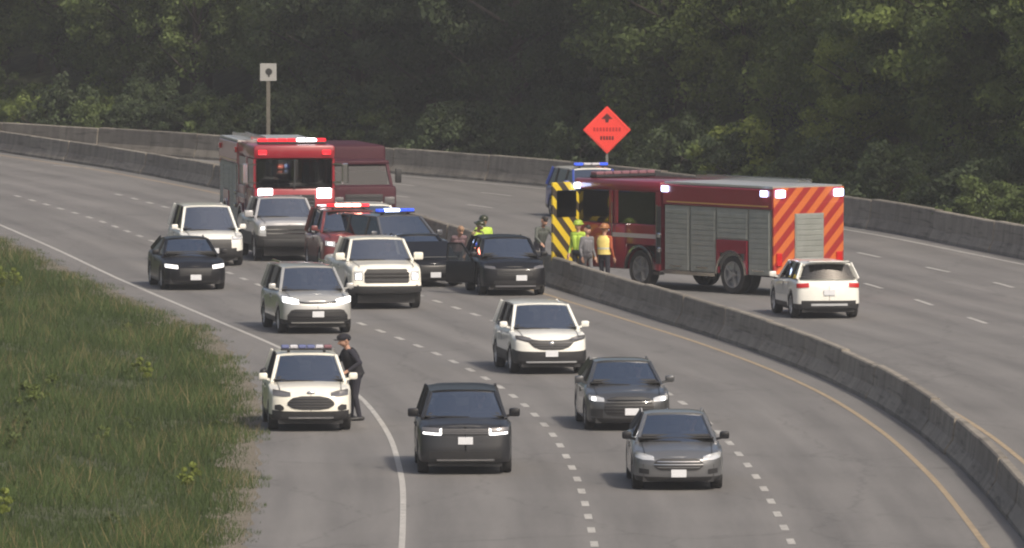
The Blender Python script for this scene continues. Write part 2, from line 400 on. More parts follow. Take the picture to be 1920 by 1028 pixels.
        bmesh.ops.remove_doubles(bm, verts=bm.verts[:], dist=.0008)
        obj('body', bm, [s.paint, BLACK], s.root, smooth=38)
        b = B(); box(b, (0, 0, .36), (s.w * 1.55, L * .93, .36)); box(b, (0, 0, .55), (s.w * 1.3, L * .8, .4)); obj('underbody', b, BLACK, s.root)
        # cabin
        K = S['cab']; fw, r1, r2, fb, zr, Wb, Wr = K['fw'], K['r1'], K['r2'], K['fb'], K['zr'], K['wb'] * s.w, K['wr'] * s.w
        zw = s.zt(fw) + .03; zbk = s.zt(fb) + .02; bulge = .16
        def ws(u, t): return (lerp(Wb * .97, Wr * .97, t) * u, -(lerp(fw, r1, t) - lerp(bulge, bulge * .55, t) * u * u), lerp(zw - .02 * u * u, zr - .03 * u * u - .015, t))
        def bk(u, t): return (lerp(Wb * .95, Wr * .95, t) * u, -(lerp(fb, r2, t) + .1 * u * u), lerp(zbk, zr - .03 * u * u - .02, t))
        def sd(f0, f1, t, sg):
            f = lerp(f0, f1, t); z0 = s.zt(min(max(f0, -L / 2 + .3), fw)) + .012; return (sg * lerp(Wb * .99, Wr * 1.0, t), -f, lerp(z0, zr - .05, t))
        def patch(name, fn, us, m, t0=.04, t1=.97, thick=0):
            bm = B(); g = [[bm.verts.new(fn(u, lerp(t0, t1, k / 4))) for k in range(5)] for u in us]
            for a, c in zip(g, g[1:]):
                for k in range(4): bm.faces.new((a[k], c[k], c[k + 1], a[k + 1]))
            return obj(name, bm, m, s.root, smooth=60)
        us = np.linspace(-.95, .95, 11)
        patch('windshield', ws, us, GLASSW, .02, .985)
        if K.get('rear', 1): patch('rear_window', bk, us, GLASSD)
        # roof
        bm = B(); top = []; bot = []
        for k in range(9):
            t = k / 8; tr = []; br = []
            for u in np.linspace(-1, 1, 11):
                x = Wr * u; f = lerp(r1 - bulge * .55 * u * u, r2 + .1 * u * u, t)
                z = zr + .035 * math.sin(math.pi * min(1, .15 + t * .75)) - .045 * u ** 4 - .03 * max(0, t - .7)
                tr.append(bm.verts.new((x, -f, z))); br.append(bm.verts.new((x * .985, -f, z - .06)))
            top.append(tr); bot.append(br)
        for G in (top, bot):
            for a, c in zip(G, G[1:]):
                for k in range(10): bm.faces.new((a[k], a[k + 1], c[k + 1], c[k]))
        for k in range(10):
            for i in (0, -1): bm.faces.new((top[i][k], bot[i][k], bot[i][k + 1], top[i][k + 1]))
        for k in range(8):
            for i in (0, -1): bm.faces.new((top[k][i], top[k + 1][i], bot[k + 1][i], bot[k][i]))
        obj('roof', bm, S.get('roofm', s.paint), s.root, smooth=40)
        # pillars and side windows
        div = K['div']          # (bottom f, top f) of each pillar after the A pillar
        for sg in (1, -1):
            b = B(); bar(b, ws(sg, -.03), ws(sg, 1.0), .075, .085, .012)
            obj('pillar', b, s.paint, s.root)
            for i, (f0, f1) in enumerate(div):
                b = B(); last = i == len(div) - 1; w_ = .16 if last and not K.get('thin') else .075
                bar(b, sd(f0, f1, -.02, sg), sd(f0, f1, 1.02, sg), .045, w_, .01); obj('pillar', b, s.paint if last else BLACK, s.root)
            edges = [(fw - bulge, r1 - bulge * .5)] + list(div)
            for i, ((a0, a1), (c0, c1)) in enumerate(zip(edges, edges[1:])):
                def win(u, t, a0=a0, a1=a1, c0=c0, c1=c1): return sd(lerp(a0, c0, u), lerp(a1, c1, u), t, sg)
                patch('side_window', win, np.linspace(.04, .96, 4), GLASS if i == 0 else GLASSD, .03, .99)
            # door seams and handles
            for i, (f0, f1) in enumerate(div[:2]):
                x = sg * (s.half(f0) * .985); zt = s.zt(f0)
                b = B(); box(b, (x, -f0, lerp(s.zb0, zt, .55)), (.016, .012, (zt - s.zb0) * .66)); obj('door_seam', b, BLACK, s.root)
                b = B(); box(b, (sg * (s.half(f0) * .985 + .012), -(f0 + .18), zt - .16), (.035, .2, .035), .01); obj('door_handle', b, s.paint, s.root)
            # mirror
            b = B(); fm = fw - .32; zm = s.zt(fm) + .12; big = S.get('mirror', 1.)
            box(b, (sg * (Wb + .17), -fm, zm), (.2 * big, .1 * big, .155 * big), .04, seg=2); bar(b, (sg * (Wb - .03), -fm, zm - .09), (sg * (Wb + .15), -fm, zm - .04), .05)
            obj('side_mirror', b, S.get('mirrorm', s.paint), s.root, smooth=40)
        # inside: dash, seats, wheel
        b = B(); pts = [(fw - .2, fb + .15)]
        zf = max(s.zt(fw - .3), s.zt((fw + fb) / 2)) + S.get('crown', .045) + .008
        box(b, (0, -(fw - .1 + fb + .15) / 2, zf), (Wb * 1.86, (fw - .15) - (fb + .2), .02)); box(b, (0, -(fw - .38), zf + .03), (Wb * 1.7, .3, .07), .03); obj('dashboard', b, INTER, s.root)
        seats = [(fw - 1.25, 1), (fw - 1.25, -1)]
        if fw - fb > 2.3: seats += [(fw - 2.1, 1), (fw - 2.1, -1)]
        for f, sg in seats:
            b = B(); hz = (zr - zf); box(b, (sg * .37, -f, zf + hz * .32), (.46, .13, hz * .62), .05, (R(-12), 0, 0), 2); box(b, (sg * .37, -(f - .05), zf + hz * .72), (.25, .1, hz * .24), .04, seg=2); obj('seat', b, SEATM, s.root, smooth=40)
        b = B(); q = bmesh.ops.create_cone(b, cap_ends=False, segments=16, radius1=.18, radius2=.17, depth=.03)
        bmesh.ops.transform(b, matrix=Matrix.Translation((.37, -(fw - .62), zf + .1)) @ Matrix.Rotation(R(65), 4, 'X'), verts=q['verts']); obj('steering_wheel', b, INTER, s.root)
        b = B(); box(b, (0, -(r1 - .12), zr - .12), (.24, .03, .07), .012); obj('rear_view_mirror', b, BLACK, s.root)
        for sg in (1, -1):
            b = B(); pts = []
            for f in np.linspace(fw - .05, L / 2 - s.cf * .45, 9):
                q = s.half(f) * .86; xf = .88; pts.append((sg * q * xf, -f, s.zt(f) + S.get('crown', .045) * (1 - xf * xf) + .002))
            for p0, p1 in zip(pts, pts[1:]): bar(b, p0, p1, .014, .012)
            obj('hood_seam', b, BLACK, s.root)
        for sg in (1, -1):
            for f in (s.fa, s.ra): wheel(s.root, (sg * (s.w - .13), -f, s.rw), s.rw, .235, S.get('rim', RIM), sg)
            b = B(); P = [ws(sg * .12, .02), ws(sg * .12 - .62, .05)]
            bar(b, Vector(P[0]) + Vector((0, -.02, .012)), Vector(P[1]) + Vector((0, -.02, .012)), .02); obj('wiper', b, BLACK, s.root)
        s.ws = ws
    # fittings
    def plate(s, z, x=0, m=PLATE, surf=None):
        p = (surf or s.front)(x, z, .025); b = B(); box(b, p, (.31, .02, .155), .004); return obj('licence_plate', b, m, s.root)
    def slats(s, ctrl, zs, m=BLACK, proud=.03, h=.02, par=None):
        for z in zs:
            xs = [c[0] for c in ctrl if c[1] <= z <= c[2]] ; grid = [x for x in np.linspace(ctrl[0][0], ctrl[-1][0], 31) if interp([(c[0], c[1]) for c in ctrl], x) <= z - h / 2 and interp([(c[0], c[2]) for c in ctrl], x) >= z + h / 2]
            if len(grid) > 2: s.band('grille_slat', [(grid[0], z - h / 2, z + h / 2), (grid[-1], z - h / 2, z + h / 2)], m, proud, 9, rows=1, depth=.03, parent=par)
    def tail(s, lamps, zp, winz=None):
        s.pair('tail_lamp', lamps, REDLENS, surf=s.rear)
        s.plate(zp, surf=s.rear)
    def lightbar(s, f, w, colors, z=None):
        z = z or s.S['cab']['zr'] + .06
        b = B(); box(b, (0, -f, z + .02), (w, .26, .04), .012); lb = obj('light_bar', b, BLACK, s.root)
        n = len(colors)
        for k, m in enumerate(colors):
            b = B(); x = -w / 2 + w * (k + .5) / n; box(b, (x, -f, z + .085), (w / n * .94, .23, .085), .02); obj('light_lens', b, m, lb)
        for x in (-w * .35, w * .35):
            b = B(); box(b, (x, -f, z - .02), (.06, .1, .06)); obj('mount', b, BLACK, lb)
        return lb

def suv(L=4.65, W_=1.86, H=1.69, hood=(.83, .98, 1.06), **k):
    h = L / 2
    S = dict(L=L, W=W_, rw=.355, ohf=.93, wb=L * .58, zb=.27, clad=.36, rim=RIM,
             top=[(-h, 1.0), (-h + .2, 1.05), (-.5, 1.05), (h - 1.5, hood[2] - .02), (h - 1.25, hood[2] - .04), (h - .7, hood[1]), (h - .3, hood[1] - .06), (h - .1, hood[0] + .02), (h, hood[0])],
             cab=dict(fw=h - 1.05, r1=h - 1.85, r2=-h + .32, fb=-h + .1, zr=H - .04, wb=.9, wr=.71, div=[(h - 2.42, h - 2.42), (-h + 1.25, -h + 1.2), (-h + .3, -h + .5)]))
    S.update(k); return S
def sedan(L=4.75, W_=1.86, H=1.46, hood=(.68, .84, .93), **k):
    h = L / 2
    S = dict(L=L, W=W_, rw=.335, ohf=.9, wb=L * .585, zb=.2, clad=.26, n=2.4, cf=.5,
             top=[(-h, .92), (-h + .15, 1.0), (-h + .7, 1.02), (-.4, .95), (h - 1.5, hood[2]), (h - .8, hood[1]), (h - .3, hood[1] - .07), (h - .1, hood[0] + .02), (h, hood[0])],
             cab=dict(fw=h - 1.15, r1=h - 2.05, r2=-h + 1.35, fb=-h + .55, zr=H - .04, wb=.89, wr=.66, div=[(h - 2.5, h - 2.5), (-h + .75, -h + 1.3)]))
    S.update(k); return S
def pickup(L=5.85, W_=2.03, H=1.93, hood=(1.12, 1.24, 1.29), **k):
    h = L / 2
    S = dict(L=L, W=W_, rw=.41, ohf=.97, wb=L * .625, zb=.42, clad=.5, n=3.4, cf=.3, cr=.15, mirror=1.35, crown=.04,
             top=[(-h, 1.28), (-h + 1.75, 1.28), (-h + 1.9, 1.24), (0, 1.24), (h - 1.5, hood[2]), (h - .9, hood[1]), (h - .25, hood[1] - .04), (h - .06, hood[0] + .02), (h, hood[0])],
             rake=[(0, -.12), (.45, -.02), (.62, 0), (.8, -.05), (1.3, -.06)],
             cab=dict(fw=h - 1.25, r1=h - 1.9, r2=-h + 2.05, fb=-h + 1.85, zr=H - .04, wb=.9, wr=.72, thin=0, div=[(h - 2.5, h - 2.5), (-h + 1.95, -h + 2.15)]))
    S.update(k); return S
def spot(x, y): return (x, y)
def yaw_at(y, extra=0.): return math.atan(-heading(y)) + extra      # nose turned the way the lane runs towards us
P_WHITE = paint('paint_white', (.74, .74, .70)); P_CREAM = paint('paint_warm_white', (.76, .74, .66))
P_SILVER = paint('paint_silver', (.46, .46, .45), .45); P_GREY = paint('paint_grey', (.085, .088, .094), .5); P_DGREY = mat('paint_dark_grey', (.022, .023, .027), .4, .1, .4, spec=.35)
P_BLACK = mat('paint_black', (.007, .007, .009), .4, 0, .25, spec=.3); P_RED = paint('paint_fire_red', (.36, .012, .02)); P_MAROON = mat('paint_maroon', (.05, .012, .02), .6, var=.2, spec=.2); P_BLUE = paint('paint_blue', (.03, .06, .3))

CARS_DRIVEN = []
def driven(c, lab): CARS_DRIVEN.append((c, lab))
# white patrol car on the shoulder
c = Car('police_car', 'white police hatchback stopped on the shoulder beside the grass, officer at its door', 'police car', (-4.3, 205.2), yaw_at(214), suv(4.6, 1.86, 1.68, clad=.42, hood=(.84, 1.0, 1.08)), P_CREAM)
g = [(-.52, .60, .66), (-.42, .53, .76), (-.2, .5, .8), (.2, .5, .8), (.42, .53, .76), (.52, .60, .66)]
gr = c.band('grille', g, BLACK, n=17); c.slats(g, (.56, .62, .68, .74), GLOSSBLK, .028, .018, gr)
c.pair('headlight', [(.45, .8, .88), (.62, .79, .92), (.84, .82, .95)], LAMPDARK); c.pair('fog_lamp', [(.6, .5, .56), (.68, .47, .62), (.8, .5, .6)], BLACK)
c.band('lower_intake', [(-.66, .3, .38), (-.5, .29, .43), (.5, .29, .43), (.66, .3, .38)], BLACK); c.band('skid_plate', [(-.5, .3, .335), (.5, .3, .335)], CHROME, .03)
p = c.front(0, .86, .012); b = B(); ball(b, p, (.09, .02, .055), 12); obj('badge', b, CHROME, c.root, smooth=60)
LBOFF_B = mat('blue_lens_unlit', (.12, .14, .28), .2, coat=.5); LBOFF_C = mat('clear_lens', (.5, .5, .55), .2, coat=.5); LBOFF_R = mat('red_lens_unlit', (.2, .1, .12), .2, coat=.5)
c.lightbar(.1, 1.15, [LBOFF_B, LBOFF_C, LBOFF_B, LBOFF_B, LBOFF_C, LBOFF_R])
b = B(); cyl(b, (-.93, -.2, 1.3), (-.98, -.7, 1.25), .03, .03, 8); ball(b, (-.99, -.75, 1.25), .09, 10); obj('spotlight', b, BLACK, c.root, smooth=50)

# silver SUV behind it
c = Car('suv', 'silver crossover with lit headlamps in the lane next to the grass edge', 'suv', (-4.9, 243.0), yaw_at(250), suv(4.95, 1.93, 1.74, hood=(.86, 1.03, 1.12), clad=.42), P_SILVER)
c.band('upper_grille', [(-.62, .86, .89), (-.3, .8, .84), (.3, .8, .84), (.62, .86, .89)], GLOSSBLK); c.pair('headlight', [(.5, .82, .9), (.66, .8, .95), (.9, .85, .99)], LIT)
g = [(-.8, .36, .5), (-.68, .33, .66), (.68, .33, .66), (.8, .36, .5)]
gr = c.band('lower_grille', g, BLACK, n=17); c.slats(g, (.4, .46, .58), GLOSSBLK, .028, .02, gr); c.plate(.53); c.band('bumper_trim', [(-.7, .29, .32), (.7, .29, .32)], P_SILVER, .03)
for sg in (1, -1):
    b = B(); bar(b, (sg * .62, 0.4, 1.78), (sg * .62, 1.9, 1.77), .035, .05); obj('roof_rail', b, CHROME, c.root)

driven(c, 'driver seated inside the silver crossover with lit headlamps')
# white pickup
c = Car('pickup_truck', 'white pickup with tall black grille in the middle lane beside the silver crossover', 'pickup truck', (-3.3, 254.8), yaw_at(262), pickup(W_=2.06), P_CREAM)
g = [(-.62, .78, 1.02), (-.55, .7, 1.12), (.55, .7, 1.12), (.62, .78, 1.02)]
gr = c.band('grille', g, BLACK, n=17, proud=.02); c.slats(g, (.8, .9, 1.0), GLOSSBLK, .04, .035, gr); c.pair('headlight', [(.66, .8, 1.08), (.9, .82, 1.06)], LAMP); c.pair('running_light', [(.72, .84, 1.0), (.86, .84, .98)], LIT, proud=.03)
c.band('bumper', [(-.97, .5, .68), (-.6, .46, .7), (.6, .46, .7), (.97, .5, .68)], BLACK, proud=.1, depth=.2, n=15); c.band('bumper_trim', [(-.94, .66, .73), (.94, .66, .73)], P_CREAM, .11)
c.plate(.55)
driven(c, 'driver seated inside the white pickup with black grille')
# white SUV
c = Car('suv', 'white crossover with wide winged black grille driving alone beside the barrier side lane', 'suv', (.95, 225.8), yaw_at(233), suv(4.63, 1.87, 1.69, clad=.55, hood=(.86, 1.0, 1.08), roofm=P_WHITE), P_WHITE)
g = [(-.84, .87, .93), (-.56, .8, .9), (-.45, .68, .86), (-.25, .61, .84), (.25, .61, .84), (.45, .68, .86), (.56, .8, .9), (.84, .87, .93)]
gr = c.band('grille', g, BLACK, n=25); c.slats(g, (.66, .72, .78), DARKRIM, .028, .014, gr); c.pair('headlight', [(.5, .83, .9), (.7, .86, .95), (.86, .89, .96)], LAMPDARK, proud=.02)
c.band('lower_intake', [(-.8, .36, .5), (-.6, .33, .56), (.6, .33, .56), (.8, .36, .5)], BLACK); c.plate(.52); b = B(); ball(b, c.front(0, .76, .03), (.07, .02, .055), 12); obj('badge', b, CHROME, c.root, smooth=60); c.band('skid_plate', [(-.62, .29, .33), (.62, .29, .33)], LAMP, .035)
driven(c, 'driver seated inside the white crossover with winged grille')
# grey saloon
c = Car('sedan', 'grey sedan with large dark grille behind the silver car at the bottom', 'sedan', (2.52, 205.4), yaw_at(211), sedan(4.8, 1.9, 1.5, hood=(.72, .88, .97)), P_GREY)
g = [(-.55, .44, .62), (-.48, .36, .73), (-.3, .34, .77), (.3, .34, .77), (.48, .36, .73), (.55, .44, .62)]
gr = c.band('grille', g, BLACK, n=17); c.slats(g, (.42, .49, .56, .63, .7), GLOSSBLK, .028, .015, gr); c.pair('headlight', [(.55, .66, .74), (.7, .66, .78), (.88, .7, .8)], LAMP); c.pair('running_light', [(.74, .68, .76), (.82, .69, .76)], LIT, proud=.03)
c.pair('side_intake', [(.58, .3, .5), (.84, .34, .5)], BLACK); c.plate(.44, .06)
driven(c, 'driver seated inside the grey sedan with large dark grille')
# dark luxury SUV
c = Car('suv', 'dark grey luxury crossover with white L shaped running lights at the bottom centre', 'suv', (-.93, 192.0), yaw_at(197), suv(4.85, 1.98, 1.70, hood=(1.0, 1.1, 1.14), clad=.3, n=3.2, cf=.36, roofm=P_BLACK, rim=DARKRIM, mirror=1.15, mirrorm=P_BLACK), P_DGREY)
g = [(-.48, .84, .97), (.48, .84, .97)]; gr = c.band('grille', g, BLACK, n=15); c.slats(g, (.87, .905, .94), LAMPDARK, .028, .012, gr)
c.pair('headlight', [(.5, .86, .98), (.9, .88, 1.0)], LAMPDARK); c.pair('running_light', [(.5, .835, .88), (.6, .835, .875), (.88, .86, .9)], LIT, proud=.024); c.pair('running_light', [(.49, .86, .98), (.54, .86, .96)], DRL, proud=.024)
c.band('lower_intake', [(-.75, .34, .5), (.75, .34, .5)], BLACK); c.plate(.72); c.band('bumper_trim', [(-.6, .3, .335), (.6, .3, .335)], CHROME, .03)
driven(c, 'driver seated inside the dark luxury crossover')
# silver car cut by the photo's lower edge
c = Car('sedan', 'silver grey sedan nearest the viewer, right of the dark luxury crossover', 'sedan', (3.27, 187.6), yaw_at(193), sedan(4.75, 1.86, 1.5, mirrorm=P_BLACK), paint('paint_mid_silver', (.17, .175, .185), .5))
g = [(-.5, .5, .58), (-.4, .42, .66), (.4, .42, .66), (.5, .5, .58)]; gr = c.band('grille', g, BLACK, n=15); c.slats(g, (.48, .54, .6), CHROME, .028, .014, gr); c.pair('headlight', [(.5, .62, .7), (.72, .63, .76), (.88, .68, .78)], LAMP); c.pair('fog_lamp', [(.6, .34, .44), (.8, .36, .46)], BLACK); c.plate(.36)
driven(c, 'driver seated inside the silver grey sedan nearest the viewer')
# black crashed car against the barrier
c = Car('crashed_car', 'black crashed car stopped against the median barrier with people gathered behind it', 'car', (.1, 261.8), yaw_at(266, -.02), suv(4.5, 1.88, 1.62, hood=(.82, .98, 1.04), clad=.3, rim=DARKRIM), P_BLACK)
g = [(-.5, .58, .74), (.5, .58, .74)]; gr = c.band('grille', g, BLACK, n=13); c.slats(g, (.63, .69), GLOSSBLK, .028, .015, gr); c.pair('headlight', [(.55, .76, .84), (.85, .8, .88)], LAMPDARK); c.plate(.52, .18); c.band('bumper_trim', [(-.55, .26, .31), (.6, .26, .31)], mat('scraped_trim', (.25, .25, .27), .5), .035); c.band('lower_intake', [(-.6, .34, .44), (.6, .34, .44)], BLACK)
d = empty('open_door', (-.93, -.75, 0), R(50)); d.parent = c.root
b = B(); box(b, (0, .5, .62), (.07, 1.0, .62), .03, seg=2); obj('door_panel', b, P_BLACK, d, smooth=40)
b = B(); bar(b, (0, .08, .93), (.06, .5, 1.42), .045); bar(b, (.06, .5, 1.42), (.06, .95, 1.42), .045); bar(b, (.06, .96, 1.43), (0, .97, .92), .045); obj('window_frame', b, P_BLACK, d)
b = B(); v = [b.verts.new(q) for q in ((0, .12, .93), (0, .96, .93), (.055, .95, 1.41), (.055, .52, 1.41))]; b.faces.new(v); obj('door_window', b, GLASS, d)
b = B(); box(b, (.05, .55, .72), (.05, .5, .16), .02); obj('armrest', b, mat('door_card', (.2, .2, .21), .7), d)
# second wreck
c = Car('crashed_car', 'small black car with sprung bonnet wedged between police car and crashed car', 'car', (-2.1, 266.6), yaw_at(270, .1), sedan(4.2, 1.76, 1.47, rim=DARKRIM), P_BLACK)
c.band('grille', [(-.45, .4, .58), (.45, .4, .58)], BLACK); c.pair('headlight', [(.48, .58, .68), (.8, .62, .72)], LAMPDARK); c.plate(.36)
b = B(); box(b, (0, -1.35, 1.06), (1.35, .95, .03), .01, (R(26), 0, R(4))); obj('sprung_bonnet', b, P_BLACK, c.root)
# police SUV with blue lamp
BLUE_ON = mat('blue_lamp_lit', (.3, .4, .9), .3, emit=(.55, .68, 1), estr=7); BLUE_DIM = mat('blue_lens', (.03, .07, .4), .2, coat=.5, emit=(.05, .12, .9), estr=1.0)
RED_ON = mat('red_lamp_lit', (.9, .2, .15), .3, emit=(1, .3, .2), estr=10); RED_DIM = mat('red_lens_glow', (.5, .01, .02), .2, coat=.5, emit=(1, .02, .03), estr=1.4)
WHITE_ON = mat('white_lamp_lit', (1, .95, .95), .3, emit=(1, .93, .93), estr=6)
c = Car('police_car', 'dark police crossover with flashing blue roof light behind the wrecked cars', 'police car', (-2.4, 272.6), yaw_at(276, .3), suv(5.0, 2.0, 1.78, hood=(.92, 1.08, 1.15), clad=.4, rim=DARKRIM), paint('paint_police_grey', (.1, .103, .115), .3))
g = [(-.6, .66, .86), (.6, .66, .86)]; gr = c.band('grille', g, BLACK, n=13); c.slats(g, (.72, .8), GLOSSBLK, .028, .02, gr); c.pair('headlight', [(.62, .74, .92), (.9, .8, .95)], LAMPDARK); c.plate(.5)
b = B(); bar(b, (-.4, -2.62, .5), (-.4, -2.6, .98), .06); bar(b, (.4, -2.62, .5), (.4, -2.6, .98), .06); bar(b, (-.5, -2.63, .9), (.5, -2.63, .9), .05); bar(b, (-.5, -2.63, .6), (.5, -2.63, .6), .05); obj('push_bumper', b, BLACK, c.root)
c.lightbar(.3, 1.2, [BLUE_DIM, BLUE_ON, BLUE_ON, BLUE_DIM, BLUE_DIM])
# white car behind
c = Car('suv', 'pale crossover mostly hidden behind the white pickup and dark police car', 'suv', (-3.95, 281), yaw_at(284), suv(4.7, 1.9, 1.72), P_WHITE)
c.band('grille', [(-.5, .55, .78), (.5, .55, .78)], BLACK); c.pair('headlight', [(.55, .78, .86), (.86, .8, .92)], LAMP); c.plate(.5)
C_PALE = c
driven(c, 'driver seated inside the pale crossover behind the white pickup')
# fire command SUV with red lights
c = Car('fire_command_car', 'dark red command car with glowing red light bar behind the white pickup', 'emergency car', (-4.45, 274.6), yaw_at(276), suv(5.1, 2.02, 1.84, hood=(.98, 1.12, 1.2), clad=.42), paint('paint_command_red', (.14, .03, .03)))
g = [(-.6, .64, .92), (.6, .64, .92)]; gr = c.band('grille', g, BLACK, n=13); c.slats(g, (.7, .78, .86), CHROME, .028, .02, gr); c.pair('headlight', [(.62, .78, .94), (.9, .82, .96)], LAMP); c.pair('running_light', [(.7, .82, .92), (.84, .84, .92)], DRL, proud=.03); c.plate(.5, -.3, WHITE_ON if False else PLATE)
c.lightbar(.6, 1.3, [RED_DIM, RED_ON, RED_ON, RED_ON, RED_DIM]); 
# pickup in front of the fire engine
c = Car('pickup_truck', 'silver white pickup with dark front directly ahead of the facing fire engine', 'pickup truck', (-6.5, 281.5), yaw_at(285), pickup(5.7, 2.03, 1.92, clad=.78), paint('paint_pale_silver', (.4, .4, .41), .2))
g = [(-.72, .74, 1.1), (.72, .74, 1.1)]; gr = c.band('grille', g, BLACK, n=13, proud=.02); c.slats(g, (.86, .98), CHROME, .04, .03, gr); c.pair('headlight', [(.74, .84, 1.08), (.93, .86, 1.06)], LAMP); c.pair('running_light', [(.78, .98, 1.06), (.88, .98, 1.05)], LIT, proud=.03); c.band('bumper', [(-.97, .48, .68), (.97, .48, .68)], BLACK, proud=.09, depth=.2, n=13)
C_PICK2 = c
driven(c, 'driver seated inside the silver white pickup ahead of the fire engine')
# pale SUV and dark car at the photo's left edge
c = Car('suv', 'pale silver crossover left of the facing fire engine and its pickup', 'suv', (-8.65, 278.5), yaw_at(282), suv(4.8, 1.92, 1.8, clad=.5), P_WHITE)
c.band('grille', [(-.55, .55, .82), (.55, .55, .82)], BLACK); c.pair('headlight', [(.58, .8, .9), (.88, .82, .94)], LAMP); c.plate(.48); c.band('lower_intake', [(-.7, .36, .46), (.7, .36, .46)], BLACK)
c = Car('sedan', 'black sedan ahead of the pale silver crossover in the leftmost lane', 'sedan', (-8.72, 264.8), yaw_at(270), sedan(4.7, 1.84, 1.46), P_BLACK)
c.band('grille', [(-.45, .42, .64), (.45, .42, .64)], BLACK); c.pair('headlight', [(.5, .62, .72), (.85, .66, .76)], DRL); c.plate(.38)
driven(c, 'driver seated inside the black sedan in the leftmost lane')
# car driving away on the other carriageway
S = sedan(4.6, 1.84, 1.52); 
def away(name, label, cat, rear, yaw, S, m):
    d = Vector((math.sin(yaw), -math.cos(yaw), 0)); f = Vector((*rear, 0)) + d * S['L']; return Car(name, label, cat, (f.x, f.y), yaw, S, m)
c = away('hatchback', 'white car driving away on the far carriageway behind the fire engine', 'car', (8.3, 250.2), math.pi + yaw_at(254), suv(4.4, 1.84, 1.56, clad=.4, hood=(.8, .92, 1.0)), P_WHITE)
c.tail([(.55, .86, .98), (.86, .84, .96)], .72); c.band('rear_bumper', [(-.75, .3, .5), (.75, .3, .5)], BLACK, surf=c.rear); c.band('bumper_trim', [(-.5, .36, .42), (.5, .36, .42)], LAMP, .03, surf=c.rear)
b = B(); box(b, (0, 2.0, 1.555), (1.1, .3, .03), .01); obj('spoiler', b, P_WHITE, c.root)
# blue and white police car beyond the fire engine
c = Car('police_car', 'blue and white police car half hidden behind the broadside fire engine', 'police car', (3.1, 309), yaw_at(300, .1), suv(4.9, 1.95, 1.72, roofm=P_WHITE, hood=(.9, 1.06, 1.14)), P_BLUE)
c.band('grille', [(-.55, .6, .82), (.55, .6, .82)], BLACK); c.pair('headlight', [(.6, .76, .9), (.88, .8, .93)], LAMP); c.plate(.5); c.lightbar(.3, 1.15, [BLUE_DIM, LBOFF_C, LBOFF_C, BLUE_DIM])

